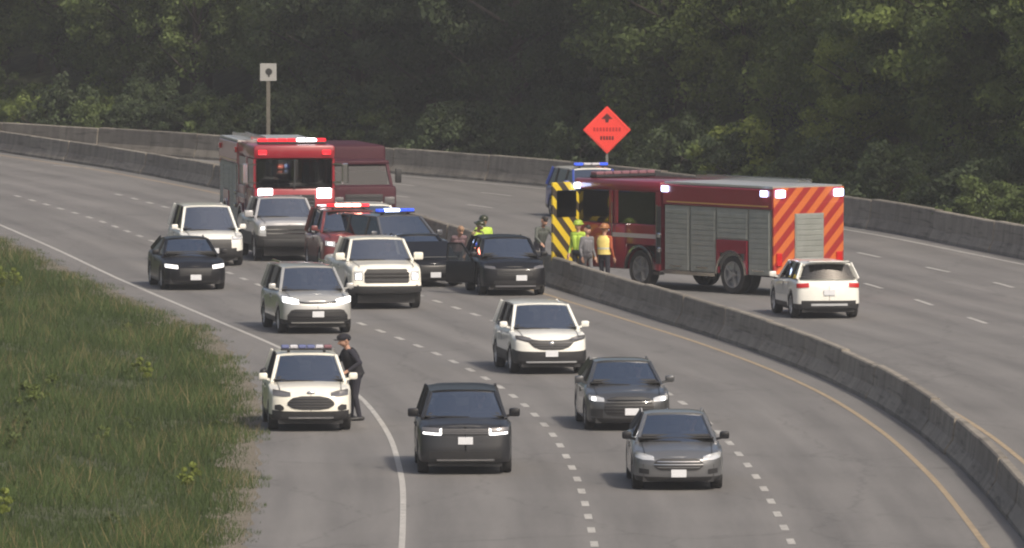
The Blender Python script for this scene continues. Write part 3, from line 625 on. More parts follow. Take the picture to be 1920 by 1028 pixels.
# ------------------------------------------------------------------ fire engines
SHUT = mat('roller_shutter', (.36, .38, .36), .42, .55, var=.12, scale=3)
CHEV_R = stripes('chevron_red_orange', (.48, .12, .03), (.27, .02, .018), 0, 2, 1.0, .52)
CHEV_Y = stripes('chevron_yellow', (.62, .46, .03), (.05, .04, .03), 0, 2, -1.0, .52)
P_DEEPRED = paint('paint_deep_red', (.2, .008, .022))
def engine(name, label, loc, yaw, red, L=9., H=3.05, lit=True, open_door=False, front_lit=False):
    root = empty(name, (*loc, 0), yaw); tag(root, label, 'fire engine'); h = L / 2; w = 1.25
    cb = h - 4.0; ax1 = h - 3.1; ax2 = -h + 1.8; rw = .53
    def P(nm, c, s, m, bev=.0, par=None, rot=None):
        b = B(); box(b, (c[0], -c[1], c[2]), (s[0], s[1], s[2]), bev, rot, 2 if bev > .03 else 1); return obj(nm, b, m, par or root, smooth=35 if bev else None)
    # chassis
    P('chassis', (0, 0, .62), (1.1, L * .92, .3), BLACK)
    # cab: lower tub with arch gap, upper with window openings
    def tub(f0, f1, z0, z1, nm='cab_panel', m=red, bev=.03): return P(nm, (0, (f0 + f1) / 2, (z0 + z1) / 2), (2 * w, f1 - f0, z1 - z0), m, bev)
    tub(ax1 + .66, h, .5, 1.78, bev=.1); tub(cb, ax1 - .66, .5, 1.78); tub(ax1 - .67, ax1 + .67, 1.2, 1.775)
    P('cab_roof', (0, (cb + h - .03) / 2, (2.66 + H) / 2), (2 * w, h - .03 - cb, H - 2.66), red, .09)
    P('cab_interior', (0, (cb + h - .8) / 2, 1.83), (2.2, h - cb - .9, .1), INTER); P('rear_bulkhead', (0, cb + .04, 2.2), (2.46, .06, 1.0), red)
    for k, x in enumerate((-.7, .7)): P('seat', (x, h - 1.6, 2.15), (.5, .16, .7), SEATM, .05)
    for x in (-w + .05, w - .05):
        sg = 1 if x > 0 else -1
        for f in (h - .16, h - 1.75, h - 1.98, cb + .15):
            P('pillar', (x, f, 2.22), (.09, .16 if f != h - .16 else .12, .92), red, .015)
        for f0, f1 in ((h - .25, h - 1.66), (h - 2.08, cb + .26)): P('side_window', (x + sg * .025, (f0 + f1) / 2, 2.22), (.015, abs(f1 - f0) - .02, .86), GLASSD)
        for f in (h - 1.87, cb + .1): P('grab_rail', (x + sg * .09, f, 1.75), (.03, .03, 1.2), CHROME)
        for f in (h - .3, h - 1.95): P('door_seam', (x + sg * .052, f, 1.15), (.012, .015, 1.2), BLACK)
        P('door_handle', (x + sg * .07, h - 1.65, 1.55), (.04, .18, .05), CHROME, .01)
        # tall mirror on an arm
        b = B(); bar(b, (x, -(h - .1), 2.5), (x + sg * .32, -(h + .12), 2.5), .04); bar(b, (x, -(h - .1), 1.95), (x + sg * .32, -(h + .12), 1.95), .04); box(b, (x + sg * .33, -(h + .12), 2.22), (.2, .09, .62), .03); obj('side_mirror', b, CHROME, root)
        # wheel arches
        for a in (ax1, ax2):
            b = B(); n = 12
            for k in range(n):
                a0, a1 = math.pi * k / n, math.pi * (k + 1) / n
                bar(b, (x + sg * .06, -(a + .64 * math.cos(a0)), rw + .64 * math.sin(a0)), (x + sg * .06, -(a + .64 * math.cos(a1)), rw + .64 * math.sin(a1)), .07, .07)
            obj('arch_trim', b, CHROME, root)
    for sg in (1, -1):
        wheel(root, (sg * (w - .16), -ax1, rw), rw, .32, RIM, sg)
        wheel(root, (sg * (w - .16), -ax2, rw), rw, .3, RIM, sg); wheel(root, (sg * (w - .5), -ax2, rw), rw, .3, RIM, sg)
    # nose
    b = B(); v = []; n = 12
    for z in (1.8, 2.64):
        for k in range(n + 1):
            u = 2 * k / n - 1; v.append(b.verts.new((u * 1.17, -(h + .03 - .1 * u * u), z)))
    for k in range(n): b.faces.new((v[k], v[k + 1], v[n + 2 + k], v[n + 1 + k]))
    obj('windshield', b, GLASSD, root, smooth=60)
    P('windshield_divider', (0, h + .02, 2.22), (.05, .05, .88), BLACK)
    gr = P('grille', (0, h + .015, 1.2), (1.25, .05, .75), BLACK, .02)
    for k in range(6): P('grille_slat', (0, h + .05, .92 + k * .11), (1.16, .03, .035), CHROME, par=gr)
    P('bumper', (0, h + .2, .62), (2.5, .45, .34), CHROME if not front_lit else red, .06)
    for sg in (1, -1):
        hl = P('headlight_housing', (sg * .92, h + .015, 1.12), (.5, .06, .3), CHROME, .02)
        for k in (-.12, .12): P('headlight', (sg * .92 + k, h + .045, 1.12), (.18, .03, .18), LAMP, .02, hl)
        P('warning_light', (sg * .9, h + .03, 1.62), (.44, .07, .3), WHITE_ON if front_lit else REDLENS, .02)
        P('roof_warning_light', (sg * .98 , h - .02, 2.86), (.26, .1, .14), (RED_DIM if front_lit else REDLENS), .02)
    lb = P('light_bar', (0, h - .7, H + .05), (2.1, .34, .08), BLACK, .02)
    for k in range(7): P('light_lens', (-.9 + .3 * k, h - .7, H + .13), (.28, .3, .11), (WHITE_ON if k in (4, 5) else RED_DIM) if front_lit else LBOFF_R, .03, lb)
    # body: red frame, shutters, upper band
    def panel(f0, f1, z0, z1, nm, m, x=w, bev=.02):
        for sg in (1, -1): P(nm, (sg * (x - .02), (f0 + f1) / 2, (z0 + z1) / 2), (.05, f1 - f0, z1 - z0), m, bev)
    P('body_core', (0, (cb - .1 - h) / 2, 1.6), (2.36, cb - .1 + h - .1, 1.9), SHUT)
    P('upper_body', (0, (cb - .1 - h) / 2, (2.36 + H - .06) / 2), (2.5, cb - .1 + h, H - .06 - 2.36), red, .03)
    top = P('top_rail', (0, (cb - .1 - h) / 2, H - .01), (2.44, cb + h - .2, .06), mat('aluminium_tread', (.6, .6, .58), .4, .7))
    segs = [(cb - .2, ax2 + .72 + .02), (ax2 - .70, -h + .12)]
    for sg in (1, -1):
        # shutters are slatted: one slat per row
        for (f0, f1, z0) in ((cb - .2, cb - 1.28, .56), (cb - 1.36, ax2 + .74, .56), (ax2 + .68, ax2 - .68, 1.5), (ax2 - .74, -h + .14, .56)):
            sh = P('roller_shutter', (sg * (w - .05), (f0 + f1) / 2, (z0 + 2.34) / 2), (.06, abs(f1 - f0), 2.34 - z0), SHUT)
            n = int((2.3 - z0) / .14)
            for k in range(n): P('shutter_slat', (sg * (w - .012), (f0 + f1) / 2, z0 + .09 + k * .14), (.025, abs(f1 - f0) - .06, .118), SHUT, .006, sh)
        P('arch_panel', (sg * (w - .015), ax2, 1.3), (.06, 1.36, .36), red, .01)
        for f in (cb - .74, (cb - 1.36 + ax2 + .74) / 2, (ax2 - .74 - h + .14) / 2): P('shutter_handle', (sg * (w + .02), f, .68), (.04, .5, .04), CHROME)
        for q in (-.62, .62): P('arch_panel', (sg * (w - .015), ax2 + q, .84), (.06, .13, .56), red, .01)
        P('gold_stripe', (sg * (w + .004), (cb - .1 - h) / 2, 2.45), (.01, cb + h - .5, .03), mat('gold_film', (.5, .33, .1), .4))
        for zz in (1.1, 1.5): P('hose_cap', (sg * (w + .05), cb - .03, zz), (.1, .14, .14), CHROME, .03)
        P('rub_rail', (sg * (w - .0), (cb - 1.4 + ax2 + .7) / 2 + .6, .5), (.08, cb - ax2 - .9, .1), CHROME)
        P('running_board', (sg * (w - .06), (cb + ax1 - .66) / 2, .44), (.2, ax1 - .66 - cb, .08), CHROME)
        for f in ((cb - .25), -h + .35):
            P('scene_light', (sg * (w + .03), f, 2.8), (.06, .26, .16), (BLUE_ON if (lit and sg > 0) else REDLENS), .01)
        P('reflective_stripe', (sg * (w + .003), (cb + h) / 2 - .9, 1.45), (.012, 2.1, .12), mat('stripe_white', (.4, .36, .36), .4))
    # back
    P('rear_panel', (0, -h + .02, 1.55), (2.46, .08, 2.0), CHEV_R, .01); P('rear_step', (0, -h - .2, .58), (2.4, .4, .08), CHROME, .01)
    rs = P('rear_shutter', (0, -h - .03, 1.5), (1.0, .04, 1.5), SHUT)
    for k in range(10): P('shutter_slat', (0, -h - .055, .83 + k * .148), (.94, .02, .125), SHUT, .005, rs)
    P('upper_chevron', (0, -h - .006, 2.68), (2.46, .02, .56), CHEV_R)
    for sg in (1, -1):
        P('tail_lamp', (sg * 1.05, -h - .04, 1.0), (.2, .06, .36), REDLENS, .02); P('rear_beacon', (sg * 1.02, -h - .05, 2.8), (.28, .12, .2), BLUE_ON if lit else REDLENS, .02)
    # hose bed cover, ladder
    ld = P('ladder', (-.9, -1.2, H + .1), (.06, 4.6, .1), CHROME); P('ladder_rail', (-.5, -1.2, H + .1), (.06, 4.6, .1), CHROME, par=ld)
    for k in range(13): P('ladder_rung', (-.7, -3.4 + k * .36, H + .1), (.36, .04, .04), CHROME, par=ld)
    # pump panel behind the cab
    pp = P('pump_panel', (w + .0, cb - .05 + .12, 1.5), (.04, .2, 1.6), BLACK)
    if open_door:
        d = P('open_door', (0, 0, 0), (1.05, .09, 2.3), CHEV_Y, .02); d.location = (w + .5, -(h - .32), 1.72); d.rotation_euler = (0, 0, R(8))
        b = B(); box(b, (0, .06, .55), (.78, .02, .75), .01); obj('door_window', b, GLASSD, d)
        b = B(); box(b, (-.38, .1, 1.05), (.2, .1, .16), .02); obj('door_lamp', b, BLUE_ON, d)
    return root
engine('fire_engine', 'red fire engine parked broadside behind the median barrier, chevron door open', (5.4, 266.0), R(180 + 37), P_DEEPRED, 9.0, 2.98, True, True)
e2y = yaw_at(294); e2 = Vector((-6.6, 291.2, 0)) - Vector((math.sin(e2y), -math.cos(e2y), 0)) * 4.3
engine('fire_engine', 'red fire engine facing the viewer with white warning lights on, left of the scene', (e2.x, e2.y), e2y, paint('paint_engine_red', (.25, .009, .02)), 8.6, 3.08, False, False, True)
e3y = yaw_at(300, .05); e3 = Vector((-4.75, 300.5, 0)) - Vector((math.sin(e3y), -math.cos(e3y), 0)) * 4
# dark box truck
def box_truck(name, label, loc, yaw):
    root = empty(name, (*loc, 0), yaw); tag(root, label, 'truck'); w = 1.15
    def P(nm, c, s, m, bev=0, par=None):
        b = B(); box(b, (c[0], -c[1], c[2]), s, bev, None, 2); return obj(nm, b, m, par or root, smooth=35)
    P('chassis', (0, 0, .6), (1, 7, .25), BLACK); P('cargo_box', (0, -.9, 1.7), (2.3, 4.8, 1.9), P_MAROON, .12)
    P('cab_panel', (0, 2.6, 1.0), (2.1, 2.4, .95), P_MAROON, .12); P('cab_roof', (0, 2.2, 2.16), (1.95, 1.5, .14), P_MAROON, .06)
    for sg in (1, -1):
        b = B(); bar(b, (sg * .97, -3.3, 1.42), (sg * .9, -2.85, 2.15), .09); obj('pillar', b, P_MAROON, root)
        b = B(); bar(b, (sg * .97, -1.6, 1.42), (sg * .92, -1.6, 2.15), .1); obj('pillar', b, P_MAROON, root)
        P('headlight', (sg * .82, 3.81, 1.0), (.34, .05, .24), LAMPDARK, .02); P('side_mirror', (sg * 1.25, 3.0, 1.75), (.2, .08, .45), BLACK, .03)
        for f in (2.5, -2.2): wheel(root, (sg * .93, -f, .45), .45, .28, DARKRIM, sg)
    b = B(); v = [b.verts.new(q) for q in ((-.93, -3.32, 1.44), (.93, -3.32, 1.44), (.86, -2.86, 2.12), (-.86, -2.86, 2.12))]; b.faces.new(v); obj('windshield', b, GLASSD, root)
    P('cab_interior', (0, 2.3, 1.62), (1.8, 1.35, .5), INTER)
    gr = P('grille', (0, 3.8, 1.0), (1.2, .05, .4), BLACK, .01)
    for k in range(4): P('grille_slat', (0, 3.83, .88 + .08 * k), (1.1, .03, .03), DARKRIM, par=gr)
    P('bumper', (0, 3.9, .58), (2.1, .25, .3), BLACK, .04)
    return root
box_truck('box_truck', 'dark maroon box truck standing beside the facing fire engine', (e3.x + .15, e3.y), e3y)

# ------------------------------------------------------------------ signs
ORANGE = mat('sign_orange', (.85, .055, .04), .5, var=.05, emit=None); SIGNBLK = mat('sign_dark', (.09, .008, .008), .6); STEEL = mat('galvanised_post', (.22, .22, .21), .55, .5, var=.15)
o = empty('roadwork_sign', (3.3, 333.5, 0)); tag(o, 'orange diamond construction sign on a post in front of the dark trees', 'sign')
zc = 2.1
b = B(); box(b, (0, 0, 0), (1.18, .03, 1.18), .01, (0, R(45), 0)); s = obj('sign_plate', b, ORANGE, o); s.location = (0, -.06, zc)
b = B()
for k in range(4):
    a0, a1 = math.pi / 2 * k, math.pi / 2 * (k + 1); r = .74; bar(b, (r * math.cos(a0), -.02, r * math.sin(a0)), (r * math.cos(a1), -.02, r * math.sin(a1)), .03, .012)
obj('sign_border', b, mat('sign_border', (.75, .12, .1), .5), s)
b = B(); v = [b.verts.new((x, -.022, z)) for x, z in ((0, .58), (.2, .38), (.07, .38), (.05, .26), (-.05, .26), (-.07, .38), (-.2, .38))]; b.faces.new(v); obj('arrow_symbol', b, SIGNBLK, s)
TXT = mat('sign_faded_lettering', (.45, .012, .012), .6)
b = B(); [box(b, (-.44 + .11 * k, -.024, .02), (.065, .006, .13)) for k in range(9)]; obj('lettering', b, TXT, s)
b = B(); [box(b, (-.2 + .1 * k, -.024, -.28), (.06, .006, .13)) for k in range(5)]; obj('lettering', b, SIGNBLK, s)
b = B(); bar(b, (0, 0, -.1), (0, 0, zc + .6), .09, .07); obj('post', b, STEEL, o)
o = empty('marker_sign', (-9.14, 360, 0)); tag(o, 'small square white sign with black mark on a tall post by the trees', 'sign')
zc = 13.5 - (135 + 372) / 18000 * 360
b = B(); box(b, (0, -.06, zc), (.62, .02, .66), .008); s = obj('sign_plate', b, mat('sign_white', (.34, .34, .33), .5, var=.08), o)
b = B(); cyl(b, (.02, -.078, zc + .02), (.02, -.072, zc + .02), .13, .13, 16); box(b, (.02, -.074, zc - .1), (.07, .006, .16)); obj('symbol', b, mat('sign_print_black', (.02, .02, .02), .6), s)
b = B(); bar(b, (0, 0, -.1), (0, 0, zc + .3), .14, .1); obj('post', b, mat('timber_post', (.13, .12, .1), .8, var=.2), o)

# ------------------------------------------------------------------ people
SKIN = mat('skin', (.42, .24, .17), .6); HAIR = mat('hair_dark', (.02, .015, .012), .7)
def person(label, loc, yaw, height, top, legs, hair=HAIR, lean=0., side=0., armL=None, armR=None, vest=None, helmet=None, sleeve=None, stride=.08, cap=None, seated=False, bulk=1., belt=None, tape=True):
    """arms: (elbow, hand) relative to the shoulder in body axes (x to the person's left, -y forward)"""
    root = empty('person', (*loc, 0), yaw); tag(root, label, 'person'); k = height / 1.8
    rot = Euler((R(lean), R(side), 0)).to_matrix(); hipc = Vector((0, 0, .95))
    def up(p): return hipc + rot @ (Vector(p) - hipc)
    bones = []      # (p0, p1, r0, r1, region)
    for sg in (1, -1):
        hip = Vector((sg * .095, 0, .93)); kn = Vector((sg * .105, -.03 - sg * stride * .3, .5)); an = Vector((sg * .11, sg * stride, .09))
        if seated: kn = Vector((sg * .13, -.42, .98)); an = Vector((sg * .12, -.6, .62))
        bones += [(hip, kn, .085, .06, 'leg'), (kn, an, .058, .042, 'leg'), (an + Vector((0, .05, -.04)), an + Vector((0, -.16, -.05)), .045, .038, 'boot')]
    bones += [(Vector((-.06, 0, .95)), Vector((.06, 0, .95)), .125, .125, 'leg')]
    bones += [(up((-.05, 0, 1.05)), up((-.08, 0, 1.3)), .12, .13, 'top'), (up((.05, 0, 1.05)), up((.08, 0, 1.3)), .12, .13, 'top'), (up((-.14, 0, 1.42)), up((.14, 0, 1.42)), .075, .075, 'top'), (up((0, .01, 1.42)), up((0, -.01, 1.56)), .058, .054, 'skin')]
    hc = up((0, -.02, 1.67))
    for dz, r, reg in ((-.035, .085, 'skin'), (.03, .098, 'skin')): bones.append((hc + rot @ Vector((0, -.02 if dz < 0 else .012, dz)), hc + rot @ Vector((0, .0, dz + .005)), r, r, reg))
    bones += [(hc + rot @ Vector((0, -.1, -.005)), hc + rot @ Vector((0, -.118, -.03)), .014, .02, 'skin'), (hc + rot @ Vector((0, .03, .05)), hc + rot @ Vector((0, -.03, .075)), .092, .085, 'hair')]
    for sg in (1, -1): bones.append((hc + rot @ Vector((sg * .092, .01, -.01)), hc + rot @ Vector((sg * .097, .015, .02)), .018, .02, 'skin'))
    hands = []
    for sg, arm in ((1, armL), (-1, armR)):
        sh = Vector((sg * .185, 0, 1.43)); e, hnd = arm or ((sg * .05, .03, -.28), (sg * .06, -.08, -.53))
        P0, P1, P2 = up(sh), up(sh + Vector(e)), up(sh + Vector(hnd)); d = (P2 - P1).normalized(); sidev = d.cross(rot @ Vector((0, 0, 1))); sidev = sidev.normalized() if sidev.length > .01 else Vector((1, 0, 0))
        bones += [(P0, P1, .062, .046, 'sleeve'), (P1, P2, .046, .034, 'sleeve'), (P2, P2 + d * .09, .034, .036, 'skin')]
        for q in range(4):
            b0 = P2 + d * .085 + sidev * (q - 1.5) * .021; l = (.07, .082, .076, .06)[q]
            bones += [(b0, b0 + d * l * .55, .011, .0105, 'skin'), (b0 + d * l * .55, b0 + d * l * .9 + Vector((0, 0, -.02)), .0105, .009, 'skin')]
        bones.append((P2 + d * .03 + sidev * .03, P2 + d * .085 + sidev * .065, .013, .011, 'skin'))
    bm = B()
    for p0, p1, r0, r1, reg in bones:
        cyl(bm, p0, p1, r0, r1, 10) if (p1 - p0).length > .004 else None
        ball(bm, p0, r0, 10); ball(bm, p1, r1, 10)
    me = bpy.data.meshes.new('tmp'); bm.to_mesh(me); bm.free(); t = bpy.data.objects.new('tmp', me); COL.objects.link(t)
    md = t.modifiers.new('r', 'REMESH'); md.mode = 'VOXEL'; md.voxel_size = .013
    sm = t.modifiers.new('s', 'SMOOTH'); sm.iterations = 3; sm.factor = .4
    dg = bpy.context.evaluated_depsgraph_get(); nm = bpy.data.meshes.new_from_object(t.evaluated_get(dg)); bpy.data.objects.remove(t)
    nm.materials.clear(); regs = ['top', 'leg', 'skin', 'hair', 'boot', 'sleeve']
    for mm in (top, legs, SKIN, hair, BLACK, sleeve or top): nm.materials.append(mm)
    n = len(nm.polygons); cen = np.empty(n * 3); nm.polygons.foreach_get('center', cen); cen = cen.reshape(-1, 3); best = np.full(n, 9.); idx = np.zeros(n, int)
    for p0, p1, r0, r1, reg in bones:
        a = np.array(p0); ab = np.array(p1) - a; tt = np.clip((cen - a) @ ab / max(1e-9, ab @ ab), 0, 1); dd = np.linalg.norm(cen - a - tt[:, None] * ab, axis=1) - (r0 + (r1 - r0) * tt)
        u = dd < best; best[u] = dd[u]; idx[u] = regs.index(reg)
    nm.polygons.foreach_set('material_index', idx.astype(np.int32)); nm.shade_smooth(); nm.update()
    o = bpy.data.objects.new('body', nm); COL.objects.link(o); o.parent = root; root.scale = (k * bulk, k * bulk, k)
    def shell(name, rings, m):
        b = B(); rr = []
        for z, rx, ry in rings: rr.append([b.verts.new(up((rx * math.cos(a), ry * math.sin(a), z))) for a in [2 * math.pi * q / 20 for q in range(20)]])
        for a, c2 in zip(rr, rr[1:]):
            for q in range(20): b.faces.new((a[q], a[(q + 1) % 20], c2[(q + 1) % 20], c2[q]))
        return obj(name, b, m, root, smooth=60)
    if vest:
        shell('vest', [(.98, .2, .155), (1.1, .195, .15), (1.3, .225, .155), (1.42, .21, .13), (1.49, .12, .1)], vest)
        if tape: shell('reflective_band', [(1.12, .2, .156), (1.17, .204, .158)], mat('reflective_tape', (.55, .55, .45), .4))
    if belt: shell('duty_belt', [(.93, .2, .16), (.99, .2, .16)], belt)
    if helmet:
        b = B(); ball(b, hc + rot @ Vector((0, .005, .06)), (.125, .15, .1), 14); obj('helmet', b, helmet, root, smooth=60)
        b = B(); q = bmesh.ops.create_cone(b, cap_ends=True, segments=18, radius1=.165, radius2=.15, depth=.02); bmesh.ops.scale(b, vec=(.9, 1.2, 1), verts=q['verts']); bmesh.ops.transform(b, matrix=Matrix.Translation(hc + rot @ Vector((0, .02, .04))) @ rot.to_4x4(), verts=q['verts']); obj('helmet_brim', b, helmet, root)
    if cap:
        b = B(); ball(b, hc + rot @ Vector((0, .012, .06)), (.118, .132, .09), 12); box(b, hc + rot @ Vector((0, -.125, .05)), (.14, .07, .016)); obj('cap', b, cap, root, smooth=50)
    return root
def cloth(n, c): return mat('cloth_' + n, c, .9, var=.2, scale=14)
NAVY, DGREEN = cloth('navy', (.018, .018, .028)), cloth('grey_green', (.09, .1, .09)); LIME = mat('hi_vis_lime', (.42, .6, .08), .7, var=.1); YEL = mat('hi_vis_yellow', (.72, .58, .18), .7, var=.12)
KH = cloth('khaki', (.2, .16, .09)); GREY = cloth('grey', (.15, .15, .165)); HELM = mat('helmet_dark', (.03, .035, .015), .35, coat=.4); PINK = cloth('dusty_mauve', (.14, .09, .1)); RUST = cloth('rust', (.3, .07, .03))
person('officer in dark uniform leaning towards the window of the white police car', (-3.42, 209.2), R(-70), 1.92, NAVY, NAVY, lean=15, bulk=1.18, belt=BLACK, vest=cloth('vest_black', (.012, .012, .016)), tape=False, stride=.04, cap=cloth('cap_navy', (.01, .01, .016)), armL=((.2, .02, -.22), (.16, -.22, -.32)), armR=((-.16, -.1, -.18), (-.08, -.32, -.14)))
person('sandy haired person in dull mauve jacket stooping beside the small black wreck', (-1.55, 268.3), R(20), 1.74, PINK, NAVY, lean=28, hair=mat('hair_sandy', (.3, .19, .12), .7))
person('firefighter in dark helmet and lime vest at the side of the crashed black car', (-1.1, 269.1), R(50), 1.8, KH, NAVY, lean=20, vest=LIME, helmet=HELM, armL=((.1, -.15, -.2), (.05, -.4, -.2)))
person('firefighter in dark helmet and bright lime vest standing behind the crashed black car', (-.8, 269.8), R(10), 1.86, LIME, NAVY, vest=LIME, helmet=HELM)
person('person in grey green jacket bending over the barrier beside the crashed black car', (.78, 272.6), R(30), 1.78, DGREEN, NAVY, lean=22, armL=((.12, -.2, -.18), (.1, -.45, -.25)), armR=((-.1, -.2, -.18), (-.05, -.45, -.25)), sleeve=DGREEN)
person('person in yellow safety vest standing by the broadside fire engine cab', (2.55, 265.0), R(150), 1.84, RUST, NAVY, vest=YEL, hair=mat('hair_brown', (.12, .06, .03), .7), helmet=mat('helmet_tan', (.3, .13, .05), .4))
person('person in grey clothes between the yellow vest and the lime jacket', (2.08, 265.9), R(40), 1.76, GREY, GREY)
person('person in lime jacket beside the yellow chevron door of the fire engine', (1.85, 267.2), R(-30), 1.84, LIME, NAVY, helmet=mat('helmet_lime', (.3, .42, .06), .4))
DRV = []
for m_, a_ in ((cloth('shirt_dark', (.04, .04, .05)), 0), (cloth('shirt_blue', (.1, .13, .2)), 1)):
    DRV.append(person('driver', (0, 0), 0, 1.72, m_, NAVY, seated=True, lean=-8, armL=((.1, -.12, -.22), (.02, -.42, -.16)), armR=((-.1, -.12, -.22), (-.02, -.42, -.16))))
for k, (car, lab) in enumerate(CARS_DRIVEN):
    src = DRV[k % 2]; o = src.copy(); COL.objects.link(o); S_ = car.S; K_ = S_['cab']; f = K_['fw'] - 1.12
    p = Vector((.37, -f, 0)) * .965; p.rotate(Euler((0, 0, car.root.rotation_euler.z))); o.location = car.root.location + p + Vector((0, 0, (K_['zr'] - .2) * .965 - 1.67 * 1.72 / 1.8)); o.rotation_euler = (0, 0, car.root.rotation_euler.z); tag(o, lab, 'person', 'drivers behind windshields')
    for ch in src.children:
        q = ch.copy(); COL.objects.link(q); q.parent = o
for d_ in DRV:
    for ch in list(d_.children): bpy.data.objects.remove(ch)
    bpy.data.objects.remove(d_)

# ------------------------------------------------------------------ woods
def leafmat(name, c, var=.35):
    m = bpy.data.materials.new(name); m.use_nodes = True; t = m.node_tree; b = t.nodes['Principled BSDF']
    gi = t.nodes.new('ShaderNodeNewGeometry'); r = t.nodes.new('ShaderNodeValToRGB'); at = t.nodes.new('ShaderNodeAttribute'); at.attribute_name = 'clump'; oi = t.nodes.new('ShaderNodeObjectInfo')
    def mad(a, k, c=None):
        q = t.nodes.new('ShaderNodeMath'); q.operation = 'MULTIPLY_ADD'; t.links.new(a, q.inputs[0]); q.inputs[1].default_value = k
        if c is None: q.inputs[2].default_value = 0
        else: t.links.new(c, q.inputs[2])
        return q.outputs[0]
    fac = mad(at.outputs['Fac'], .5, mad(gi.outputs['Random Per Island'], .25, mad(oi.outputs['Random'], .25)))
    r.color_ramp.elements[0].color = (*[x * (1 - var) for x in c], 1); r.color_ramp.elements[1].color = (c[0] * (1 + var * 1.2), c[1] * (1 + var), c[2] * (1 + var), 1)
    t.links.new(fac, r.inputs[0]); t.links.new(r.outputs[0], b.inputs['Base Color'])
    b.inputs['Roughness'].default_value = .6; b.inputs['Specular IOR Level'].default_value = .25
    tl = t.nodes.new('ShaderNodeBsdfTranslucent'); t.links.new(r.outputs[0], tl.inputs[0]); mx = t.nodes.new('ShaderNodeMixShader'); mx.inputs[0].default_value = .45
    out = t.nodes['Material Output']; t.links.new(b.outputs[0], mx.inputs[1]); t.links.new(tl.outputs[0], mx.inputs[2]); t.links.new(mx.outputs[0], out.inputs[0])
    return m
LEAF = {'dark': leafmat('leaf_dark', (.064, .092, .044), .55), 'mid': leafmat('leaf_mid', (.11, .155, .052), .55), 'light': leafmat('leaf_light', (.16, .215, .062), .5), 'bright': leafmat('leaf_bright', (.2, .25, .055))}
BARK = mat('bark', (.06, .05, .04), .9, var=.3, scale=5, bump=.5)
def crown_mesh(name, m, rx, rz, clumps, per, size, seed, low=-1.):
    g = np.random.default_rng(seed); C = []
    while len(C) < clumps:
        p = g.uniform(-1, 1, 3); q = np.linalg.norm(p)
        if .45 < q < 1 and p[2] > low: C.append(p * (.8 + .3 * g.random()))
    C = np.array(C) * (rx, rx, rz); n = clumps * per; rad = np.repeat(g.uniform(.3, .75, clumps), per)[:, None] * (rx / 2.4)
    d = g.normal(size=(n, 3)); d /= np.linalg.norm(d, axis=1)[:, None]
    pos = np.repeat(C, per, 0) + d * rad * g.random((n, 1)) ** .45 * (1.15, 1.15, .8)
    nor = d + .7 * g.normal(size=(n, 3)) + (0, 0, .35); nor /= np.linalg.norm(nor, axis=1)[:, None]
    a = np.cross(nor, g.normal(size=(n, 3))); a /= np.linalg.norm(a, axis=1)[:, None]; bb = np.cross(nor, a)
    s = (size * g.uniform(.6, 1.3, n))[:, None]
    v = np.stack([pos + a * s, pos + bb * s * .55 + nor * s * .12, pos - a * s, pos - bb * s * .55 + nor * s * .12], 1).reshape(-1, 3)
    me = bpy.data.meshes.new(name); me.vertices.add(n * 4); me.vertices.foreach_set('co', v.ravel()); me.loops.add(n * 4); me.loops.foreach_set('vertex_index', np.arange(n * 4, dtype=np.int32))
    me.polygons.add(n); me.polygons.foreach_set('loop_start', np.arange(0, n * 4, 4, dtype=np.int32)); me.update(calc_edges=True); me.materials.append(m)
    at = me.attributes.new('clump', 'FLOAT', 'POINT'); at.data.foreach_set('value', np.repeat(g.random(clumps), per * 4).astype(np.float32)); return me  # random tone per clump, put into the leaf colour to suggest sunlit clumps
def trunk_mesh(name, h, r, seed):
    g = random.Random(seed); b = B(); pts = [Vector((0, 0, -1))]
    for k in range(5): pts.append(Vector((g.uniform(-.12, .12) * k, g.uniform(-.12, .12) * k, h * (k + 1) / 5)))
    for k in range(5): cyl(b, pts[k], pts[k + 1], r * (1 - k * .16), r * (1 - (k + 1) * .16), 9)
    for k in range(9):
        p = pts[0].lerp(pts[-1], g.uniform(.3, .9)); a = g.uniform(0, 6.28); l = h * g.uniform(.2, .38); cyl(b, p, p + Vector((math.cos(a) * l, math.sin(a) * l, l * .6)), r * .35, r * .08, 6)
    me = bpy.data.meshes.new(name); b.to_mesh(me); b.free(); me.materials.append(BARK); return me
CR = {k: [crown_mesh('crown', LEAF[k], 3.0, 4.7, 80, 200, .1, 10 + i + 100 * j, -.97) for i in range(2)] for j, k in enumerate(LEAF)}
SH = {k: [crown_mesh('crown', LEAF[k], 1.25, 1.1, 30, 100, .075, 40 + i + 100 * j, -.6) for i in range(2)] for j, k in enumerate(LEAF)}
TR = [trunk_mesh('trunk', 7.5, .2, i) for i in range(3)]; STM = trunk_mesh('stem', 1.4, .05, 9)
def plant(kind, y, o0, tone, sc, big, label, group):
    x, yy = off(y, o0, outx); z = max(-.1, min(14, (o0 - 2.5) * .32) - .1)
    root = empty(kind, (x, yy, z), random.uniform(0, 6.28)); tag(root, label, 'tree' if big else 'shrub', group); root.scale = (sc * random.uniform(.9, 1.1), sc * random.uniform(.9, 1.1), sc)
    for nm, me, zz in (('trunk', random.choice(TR) if big else STM, 0), ('crown', random.choice((CR if big else SH)[tone]), 5.3 if big else 1.0)):
        o = bpy.data.objects.new(nm, me); COL.objects.link(o); o.parent = root; o.location = (0, 0, zz)
